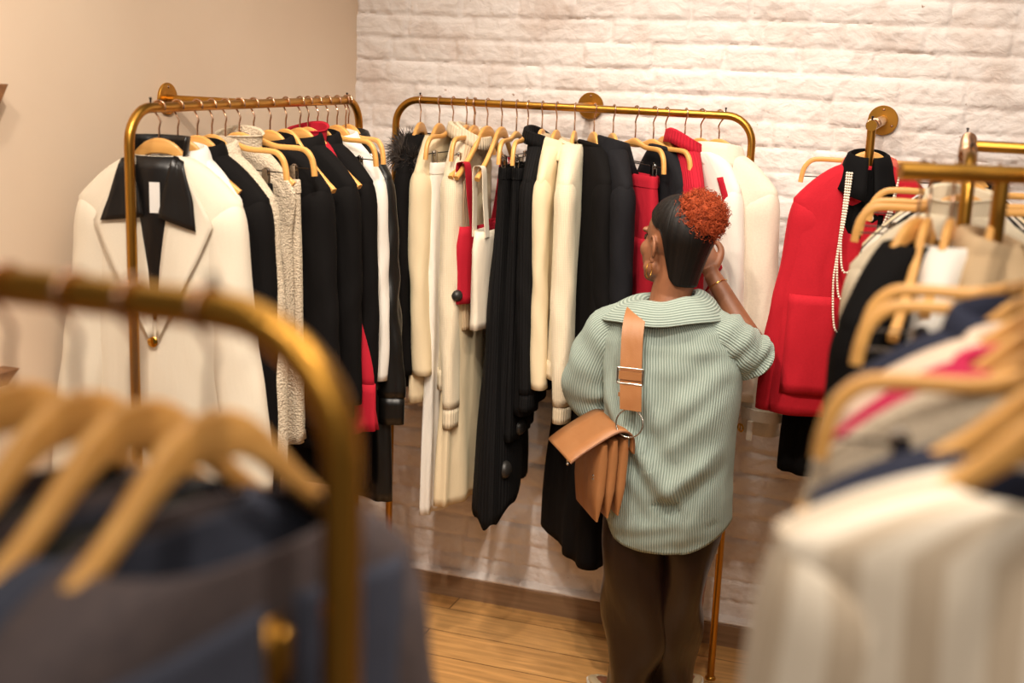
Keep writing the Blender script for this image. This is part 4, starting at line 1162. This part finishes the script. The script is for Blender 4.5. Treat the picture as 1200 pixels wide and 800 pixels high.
for A_, B_ in (([(-.135, -.185), (-.165, -.25), (-.172, -.36)], [(-.115, -.19), (-.142, -.25), (-.150, -.36)]), ([(-.172, -.43), (-.09, -.57)], [(-.165, -.46), (-.075, -.60)])):
    m = MB(); patch(m, B, A_, B_, 3, 12, .006, 'back'); m.build('red_trim', 'red', r, solid=.003)
r, B = mid('A', 'wooden hanger in the ivory coat, last on the middle rack', -.742, 72, 'R', garment, 'coat', 'ivory wool coat with belted cuffs, rightmost on the middle rack', 'coat', 'ivorywool', L=.90, sh=.215, shz=-.225, neck=.07, collar='coat', b=.055, sleeve=SLV(.75, r0=.072, r1=.060, out=.05), lapel=True)
sv = [c for c in r.children if c.name.startswith('sleeve')]
for s, so in zip((-1, 1), sv):
    c = Vector((s * (.215 + .012 + .05 - .060), -.02, -.225 - .03 - .685)); m = MB()
    rings = []
    for dz, d in ((-.018, .0), (-.018, .005), (.018, .006), (.018, .0)):
        rings.append([c + Vector(((.0645 + d) * cos(a), (.0645 * .66 + d) * sin(a), dz)) for a in [2 * PI * i / 30 for i in range(30)]])
    m.loft(rings); st = m.build('cuff_strap', 'ivorywool', so, solid=.003)
# the belt loop and gold buckle on the near cuff strap
s, so = -1, sv[0]
c = Vector((s * (.215 + .012 + .05 - .060), -.02, -.99)); m = MB(); m.box(c + Vector((.012, .054, 0)), (.016, .010, .062)); m.build('belt_loop', 'ivorywool', so, smooth=False)
m = MB(); m.tube([c + Vector((.050 + .012 * cos(t), .044 - .006 * cos(t), .012 * sin(t))) for t in [2 * PI * i / 20 for i in range(20)]], .003, 8, closed=True); m.tube([c + Vector((.05, .046, -.012)), c + Vector((.05, .046, .012))], .0025, 8); m.build('buckle', 'gold', so)

# ------------------------------------------------------------------ wall arm with the red jacket
AX = -.262
root = empty('wall_rail', (AX, YW, H)); tag(root, 'short gold rail arm from the brick wall, holding the red jacket', 'clothes rail', 'gold rails at the right')
m = MB(); m.tube([(0, -.008, 0), (0, -.25, 0), (0, -.515, 0)], .0155, 20); m.build('arm', 'brass', root)
m = MB(); flange(m, (0, -.008, 0), (0, -1, 0), .048); f = m.build('wall_flange', 'brass', root, angle=25); screws(root, (0, -.008, 0), (0, -1, 0), parent=f)
m = MB(); m.tube([(0, -.50, -.01), (0, -.50, -.9), (0, -.50, -H + .004)], .0125, 16); m.build('post', 'brass', root)
m = MB(); m.lathe([(.0025, 0), (.0025, .01), (.004, .011), (.004, .014), (.0001, .015)], (0, -.505, .013), 10); m.build('end_stop', 'darkmetal', root)
G = 'clothes on the short wall arm'
on('B', 'square-armed wooden hanger with clips behind the red jacket', GR, AX, 4.02, 6, skirt, 'skirt', 'black skirt clipped behind the red jacket', 'skirt', 'black2', L=1.10, group=G)
on('A', 'wooden hanger in the coral blouse behind the red jacket', GR, AX, 3.965, -4, garment, 'blouse', 'coral blouse edge behind the red jacket\'s right shoulder', 'blouse', 'coral', L=.72, sh=.20, sleeve=SLV(.55), collar='shirt', group=G)
r, B = on('A', 'wooden hanger in the red wool jacket', GR, AX, 3.90, 14, garment, 'jacket', 'bright red wool jacket with patch pocket and pearl strands, facing the camera', 'jacket', 'redwool', L=.87, sh=.205, shz=-.222, w=.215, hw=.225, b=.062, neck=.07, sleeve=SLV(.62, r0=.075, r1=.062, out=.05, fwd=.02), k=(2, 4))
m = MB()
patch(m, B, [(-.015, -.235), (-.012, -.5), (-.012, -.868)], [(.030, -.235), (.030, -.5), (.030, -.868)], 3, 20, .006); m.build('placket', 'redwool', r, solid=.003)
for zb in (-.262, -.40, -.54, -.68):
    m = MB(); m.lathe([(.0001, 0), (.0085, 0), (.0095, .002), (.007, .004), (.0001, .0045)], B.front(.008, zb, .010), 16, Matrix.Rotation(rad(90), 3, 'X')); m.build('snap_button', 'pearl', r)
m = MB(); patch(m, B, [(-.20, -.50), (-.205, -.80)], [(-.055, -.50), (-.055, -.80)], 8, 10, (.010, .012)); m.build('patch_pocket', 'redwool', r, solid=.005)
m = MB(); patch(m, B, [(.075, -.50), (.075, -.80)], [(.215, -.50), (.215, -.80)], 8, 10, (.012, .010)); m.build('patch_pocket', 'redwool', r, solid=.005)
m = MB(); patch(m, B, [(.018, -.215), (.016, -.232), (.012, -.25)], [(.10, -.165), (.135, -.21), (.10, -.255)], 6, 6, .010); m.build('collar', 'redwool', r, solid=.004)
r2 = empty('sweater', (AX, 3.885, H), rad(14)); tag(r2, 'black sweater with folded turtleneck tucked inside the red jacket', 'sweater')
B2 = Body(shoulder_prof(.13, -.215, .05, -.125, .036, .045) + [(-.26, .10, .05), (-.5, .11, .045)], .003, 2.4, 55)
mb = MB(); B2.mesh(mb); mb.build('body', 'black2', r2, solid=.003)
fold_collar(.046, .038, -.118, .048, .085, .035, 14, spread=.022, out=.010).build('collar', 'black2', r2, solid=.004)
# pearls
pr = empty('pearl_necklace', (AX, 3.885, H), rad(14)); tag(pr, 'white pearl necklace of long strands hung round the red jacket\'s neck', 'necklace')
for q, (dz, wd) in enumerate(((-.42, .085), (-.50, .098), (-.60, .112))):
    m = MB(); P = []
    for k in range(61):
        u = k / 60 * 2 - 1
        x = -.086 - .004 * q + (wd * .62) * (1 - abs(u)) * (1 if u > 0 else 0)
        # both falls of the strand on the left chest, joined by a U at the foot
        x = -.080 - .006 * q + (.5 + .5 * u) * wd * .75
        z = lerp(-.135, dz, (1 - abs(u) ** 3.2))
        x += .026 * max(0, (abs(u) - .72) / .28) if u < 0 else 0
        if u > .25: x = lerp(x, .082, ((u - .25) / .75) ** 1.5)
        P.append(B.front(x, z, .022 - .004 * q))
    L = [0]
    for a, b_ in zip(P, P[1:]): L.append(L[-1] + (b_ - a).length)
    nb = int(L[-1] / .0078); j = 0
    for i in range(nb):
        d = L[-1] * i / nb
        while L[j + 1] < d: j += 1
        m.ball(P[j].lerp(P[j + 1], (d - L[j]) / max(1e-6, L[j + 1] - L[j])), .0038, 8, 6)
    m.build('strand', 'pearl', pr)

# ------------------------------------------------------------------ right rack running away from the camera
u_rack('gold tube rack at the far right, running towards the brick wall behind the blurred clothes', (0.012, 2.53), (0.0, 3.50), None, group='gold clothes racks')
root = empty('wall_rail', (.02, 3.02, H)); tag(root, 'gold cross bar leaving the right edge of the photo behind the far right rack', 'clothes rail', 'gold rails at the right')
m = MB(); m.tube([(.0, 0, 0), (.552, .03, 0)], .0125, 16); m.build('arm', 'brass', root); m = MB(); flange(m, (.555, .03, 0), (-1, 0, 0)); m.build('wall_flange', 'brass', root, angle=25)
m = MB(); m.box((.67, 3.05, 1.5), (.19, .5, 3.0)); struct(m.build('wall_right', 'plaster', smooth=False))
G = 'clothes on the far right rack'
def rr_(y, hk, hl, yaw, fn, *ar, **k):
    k.setdefault('group', G); return on(hk, hl, GR, .006, y, yaw, fn, *ar, **k)
rr_(2.70, 'B', 'square-armed wooden hanger with clips on the cream skirt, front of the far right rack', 14, skirt, 'skirt', 'cream skirt clipped on the second square hanger of the far right rack', 'skirt', 'cream', L=1.0)
rr_(2.64, 'A', 'wooden hanger in the cream knit coat of the far right rack', 12, garment, 'coat', 'cream knit coat at the front of the far right rack', 'coat', 'creamknit', L=1.15, sh=.20, shz=-.225, collar='funnel', sleeve=SLV(.62, r0=.055, r1=.045), b=.04)
rr_(2.82, 'B', 'square-armed wooden hanger with clips on the striped skirt', 12, skirt, 'skirt', 'black skirt with thin white stripes at the left edge of the far right clothes', 'skirt', 'bwstripe', L=1.15, hw=.20, w=.16)
rr_(2.90, 'A', 'wooden hanger in the striped cardigan', 12, garment, 'cardigan', 'black cardigan with white stripes behind the cream knit coat', 'cardigan', 'bwstripe', L=.95, sh=.20, sleeve=SLV(.6), collar='crew')
rr_(3.00, 'A', 'wooden hanger in the cream collared coat behind the stripes', 14, garment, 'coat', 'cream coat with small collar between the red jacket and the striped clothes', 'coat', 'cream', L=.9, sh=.205, collar='shirt', sleeve=SLV(.6))
rr_(3.10, 'B', 'square-armed wooden hanger with clips on the long black trousers', 12, trousers, 'trousers', 'long black trousers hanging below the red jacket\'s right edge', 'trousers', 'black2', L=1.2)
rr_(3.20, 'A', 'wooden hanger in the black jacket far back on the right rack', 10, garment, 'jacket', 'black jacket far back on the right rack', 'jacket', 'black', L=.8, sh=.19, sleeve=SLV(.6), collar='coat')
rr_(3.30, 'A', 'wooden hanger in the white blouse far back on the right rack', 8, garment, 'blouse', 'white blouse far back on the right rack', 'blouse', 'white', L=.8, sh=.18, sleeve=SLV(.6), collar='shirt')

# ------------------------------------------------------------------ near right rack: long rail beyond the frame, T bar in view
root = empty('clothing_rack', (.105, 1.3, 0)); tag(root, 'near gold rack at right with a round-ended cross bar above the blurred clothes', 'clothes rack', 'gold clothes racks')
m = MB(); m.tube([(0, -.72, H), (0, .2, H), (0, .88, H)], .0125, 16); m.build('rail', 'brass', root)
m = MB(); m.tube([(-.197, .80, H), (0, .88, H), (.25, .98, H)], .0145, 20); m.build('cross_bar', 'brass', root)
m = MB(); m.tube([(-.045, .865, H - .01), (-.045, .865, 1), (-.045, .865, .004)], .0125, 16); m.build('post', 'brass', root)
m = MB(); m.tube([(0, -.71, H - .01), (0, -.71, 1), (0, -.71, .004)], .0125, 16); m.build('post', 'brass', root)
NX = .105
G = 'clothes on the near right rack'
def nr(y, hk, hl, yaw, fn, *ar, **k):
    k.setdefault('group', G); return on(hk, hl, GN, NX, y, yaw, fn, *ar, **k)
def cb(x, hk, hl, yaw, fn, *ar, **k):
    k.setdefault('group', G); return on(hk, hl, GN, x, 2.165 + .4 * (x - .0), yaw, fn, *ar, **k)
cb(-.060, 'A', 'wooden hanger in the black jacket on the round-ended bar', 64, garment, 'jacket', 'black jacket whose rounded shoulder hangs under the round-ended bar', 'jacket', 'black', L=.85, sh=.185, sleeve=SLV(.6, out=.0), b=.05)
hanger('A', -.045, 2.15, 84, 'second bare wooden hanger close behind the black jacket', GN)
cb(-.01, 'A', 'wooden hanger in the ruched white top', 84, garment, 'top', 'ruched white top hanging from the round-ended bar', 'top', 'white', L=.62, sh=.16, b=.04, fold=.012, k=(9, 15))
cb(.055, 'A', 'wooden hanger in the taupe blouse by the picture edge', 84, garment, 'blouse', 'taupe satin blouse at the right edge under the gold bar', 'blouse', 'beige', L=.8, sh=.19, b=.05, collar='shirt', sleeve=SLV(.6), fold=.012)
nr(1.66, 'B', 'far square-armed wooden hanger of the near right rack', 8, skirt, 'skirt', 'navy skirt clipped on the far square hanger, right foreground', 'skirt', 'navy', L=.9)
nr(1.55, 'B', 'near square-armed wooden hanger of the near right rack', 12, skirt, 'skirt', 'dark wine skirt clipped under the second square hanger, right foreground', 'skirt', 'wine', L=.9)
nr(1.48, 'C', 'wooden hanger in the navy coat of the near right rack', 14, garment, 'coat', 'dark navy coat whose long sleeve slopes down to the left in the right foreground', 'coat', 'navy', L=1.0, sh=.225, shz=-.205, neck=.09, nz=-.12, sleeve=SLV(.62, r0=.065, out=.06), collar='coat')
nr(1.38, 'C', 'wooden hanger in the pale pink jacket', 16, garment, 'jacket', 'pale pink-cream jacket with rounded shoulder in the right foreground', 'jacket', 'pink', L=.8, sh=.215, shz=-.195, neck=.08, nz=-.115, sleeve=SLV(.6, r0=.07, out=.07), collar='crew', b=.055)
nr(1.29, 'C', 'wooden hanger in the raspberry blouse', 16, garment, 'blouse', 'raspberry red blouse showing as a red streak in the right foreground', 'blouse', 'magenta', L=.75, sh=.205, shz=-.20, neck=.09, nz=-.12, sleeve=SLV(.55, out=.04), collar='crew')
nr(1.16, 'B', 'wooden hanger with chrome clip on the white skirt, right foreground', 14, skirt, 'skirt', 'white skirt on the blurred chrome clip, right foreground', 'skirt', 'white', L=.85)
nr(1.19, 'C', 'wooden hanger in the cream boucle cardigan, right foreground', 14, garment, 'cardigan', 'cream boucle cardigan low in the right foreground', 'cardigan', 'boucle', L=.75, sh=.21, shz=-.20, neck=.09, nz=-.12, sleeve=SLV(.55, r0=.06, out=.06), b=.05)
nr(1.06, 'C', 'wooden hanger in the dark blue sweater, right foreground', 16, garment, 'sweater', 'dark blue sweater just behind the striped front garment', 'sweater', 'navy', L=.85, sh=.20, shz=-.186, nz=-.142, neck=.09, bn=.05, b=.05)
nr(.97, 'C', 'nearest wooden hanger in the striped garment at lower right', 18, garment, 'sweater', 'cream and grey striped sweater, nearest and most blurred at lower right', 'sweater', 'stripe', L=.8, sh=.215, shz=-.182, nz=-.140, neck=.095, bn=.055, w=.21, hw=.24, sleeve=SLV(.6, r0=.07, r1=.068, out=.07), fold=.022, k=(6, 11), b=.06)

# ------------------------------------------------------------------ near left rack, strongly out of focus
FH, FY, FXP = 1.887, .765, -.384
root = u_rack('nearest gold tube rack at lower left, thick and out of focus', (-1.55, FY + .02), (FXP, FY), None, h=FH, r=.0145, bend=.10)
G = 'clothes on the nearest left rack'
def fr(x, hk, hl, yaw, fn, *ar, **k):
    k.setdefault('group', G); return on(hk, hl, GF, x, FY, yaw, fn, *ar, z=FH, **k)
r, B = fr(-.490, 'A', 'front wooden hanger of the three blurred ones at lower left', 75, garment, 'coat', 'dark slate coat in the blurred left foreground, nearest of its rack', 'coat', 'grey', L=1.0, sh=.215, shz=-.235, neck=.105, bn=.06, nz=-.165, b=.065, w=.225, hw=.25, sleeve=SLV(.62, r0=.085, r1=.075, out=.17), collar=None)
m = MB(); patch(m, B, [(-.010, -.215), (-.010, -.50), (-.010, -.95)], [(.010, -.215), (.010, -.50), (.010, -.95)], 2, 20, .004); zo = m.build('zipper', 'brass', r, solid=.003)
m = MB(); q = B.front(0, -.225, .012); m.lathe([(.0001, .006), (.006, .004), (.008, 0), (.006, -.03), (.0001, -.034)], q, 12); m.build('zip_pull', 'brass', zo)
for s in (-1, 1):
    m = MB(); patch(m, B, [(s * .016, -.20), (s * .020, -.30)], [(s * .15, -.215), (s * .13, -.33)], 8, 8, (.010, .014)); m.build('collar_flap', 'denim', r, solid=.004)
fr(-.552, 'A', 'middle wooden hanger of the three blurred ones at lower left', 76, garment, 'jacket', 'dark denim jacket behind the slate coat in the left foreground', 'jacket', 'denim', L=.8, sh=.21, shz=-.235, neck=.10, nz=-.165, b=.045, sleeve=SLV(.6, r0=.065))
fr(-.605, 'A', 'rear wooden hanger of the three blurred ones at lower left', 76, garment, 'jacket', 'dark moss boucle jacket at the left edge of the foreground', 'jacket', 'moss', L=.8, sh=.21, shz=-.235, neck=.10, nz=-.165, b=.045, sleeve=SLV(.6, r0=.065))
fr(-.665, 'A', 'wooden hanger cut by the left edge on the nearest rack', 76, garment, 'jacket', 'grey jacket mostly cut off by the left edge of the foreground', 'jacket', 'grey', L=.8, sh=.21, shz=-.235, neck=.10, nz=-.165, b=.045, sleeve=SLV(.6, r0=.065))

# ------------------------------------------------------------------ lights
def area(name, loc, target, size, power, color, spread=180, sy=None):
    l = bpy.data.lights.new(name, 'AREA'); l.energy = power; l.color = color; l.shape = 'RECTANGLE' if sy else 'DISK'; l.size = size
    if sy: l.size_y = sy
    l.spread = rad(spread)
    o = bpy.data.objects.new(name, l); COL.objects.link(o); o.location = loc
    o.rotation_euler = (Vector(target) - Vector(loc)).to_track_quat('-Z', 'Y').to_euler(); return o
def spot(name, loc, target, power, color, angle=60, blend=.5, size=.04):
    l = bpy.data.lights.new(name, 'SPOT'); l.energy = power; l.color = color; l.spot_size = rad(angle); l.spot_blend = blend; l.shadow_soft_size = size
    o = bpy.data.objects.new(name, l); COL.objects.link(o); o.location = loc
    o.rotation_euler = (Vector(target) - Vector(loc)).to_track_quat('-Z', 'Y').to_euler(); return o
WARM = (1.0, .80, .60); WARM2 = (1.0, .88, .75)
for x, p in ((-1.75, 30), (-1.05, 38), (-.35, 37), (.4, 28)):
    spot('track_spot', (x, 3.35, 3.3), (x + .1, 4.2, 1.55), p, WARM2, 95, .8, .04)
spot('track_spot', (-1.0, 1.9, 3.3), (-1.2, 4.0, 1.1), 125, WARM2, 60, .7, .05)
spot('track_spot', (-.1, 2.1, 3.3), (-.4, 4.1, 1.2), 105, WARM2, 60, .7, .05)
spot('track_spot', (-.9, 1.3, 3.3), (-1.95, 2.8, 1.5), 150, WARM2, 60, .7, .05)
spot('track_spot', (-1.35, 1.0, 3.1), (-2.16, 2.45, 1.35), 75, WARM2, 62, .9, .08)
spot('track_spot', (.5, .9, 3.3), (0.0, 1.7, 1.4), 115, WARM2, 80, .7, .06)
spot('track_spot', (-.2, .0, 3.2), (-.6, .8, 1.4), 34, WARM2, 80, .7, .06)
spot('track_spot', (-1.3, 2.9, 3.3), (-1.15, 3.75, 0), 95, WARM, 60, .7, .04)
area('front_fill', (.5, -.7, 2.9), (-.8, 4.0, 1.0), 1.0, 16, WARM2)  # soft fill added behind the camera, not a real fixture
spot('track_spot', (.6, -.4, 2.9), (-.5, 4.0, 1.15), 95, WARM2, 24, .6, .05)  # extra narrow spot, added to brighten the ivory coat's sleeve
area('overhead_fill', (-.6, 1.9, 3.4), (-.6, 2.2, 0), 2.6, 32, WARM2)  # broad unseen fill light added overhead
w = bpy.data.worlds.new('shop_ambient'); scene.world = w; w.use_nodes = True
w.node_tree.nodes['Background'].inputs[0].default_value = (1.0, .84, .68, 1); w.node_tree.nodes['Background'].inputs[1].default_value = .12

# ------------------------------------------------------------------ camera
FPX, YAW, PITCH, ROLL, CH = 1498.3, .3315, .2167, .0388, 2.0669
f = Vector((-sin(YAW) * cos(PITCH), cos(YAW) * cos(PITCH), -sin(PITCH))); r0 = Vector((cos(YAW), sin(YAW), 0)); u0 = r0.cross(f)
rx = r0 * cos(ROLL) + u0 * sin(ROLL); ux = -r0 * sin(ROLL) + u0 * cos(ROLL)
cam = bpy.data.cameras.new('camera'); co = bpy.data.objects.new('camera', cam); COL.objects.link(co)
mat = Matrix((rx, ux, -f)).transposed().to_4x4(); mat.translation = (0, 0, CH); co.matrix_world = mat
cam.sensor_width = 36; cam.lens = FPX / 1200 * 36; cam.clip_start = .02
cam.dof.use_dof = True; cam.dof.focus_distance = 3.92; cam.dof.aperture_fstop = 2.3; cam.dof.aperture_blades = 0
scene.camera = co
vs = scene.view_settings; scene.display_settings.display_device = 'sRGB'
vs.view_transform = 'Standard'; vs.look = 'None'; vs.gamma = 1; vs.use_curve_mapping = False; vs.exposure = -0.12
# the two hanger moulds were placed as real hangers; nothing else is left over
bpy.context.view_layer.update()
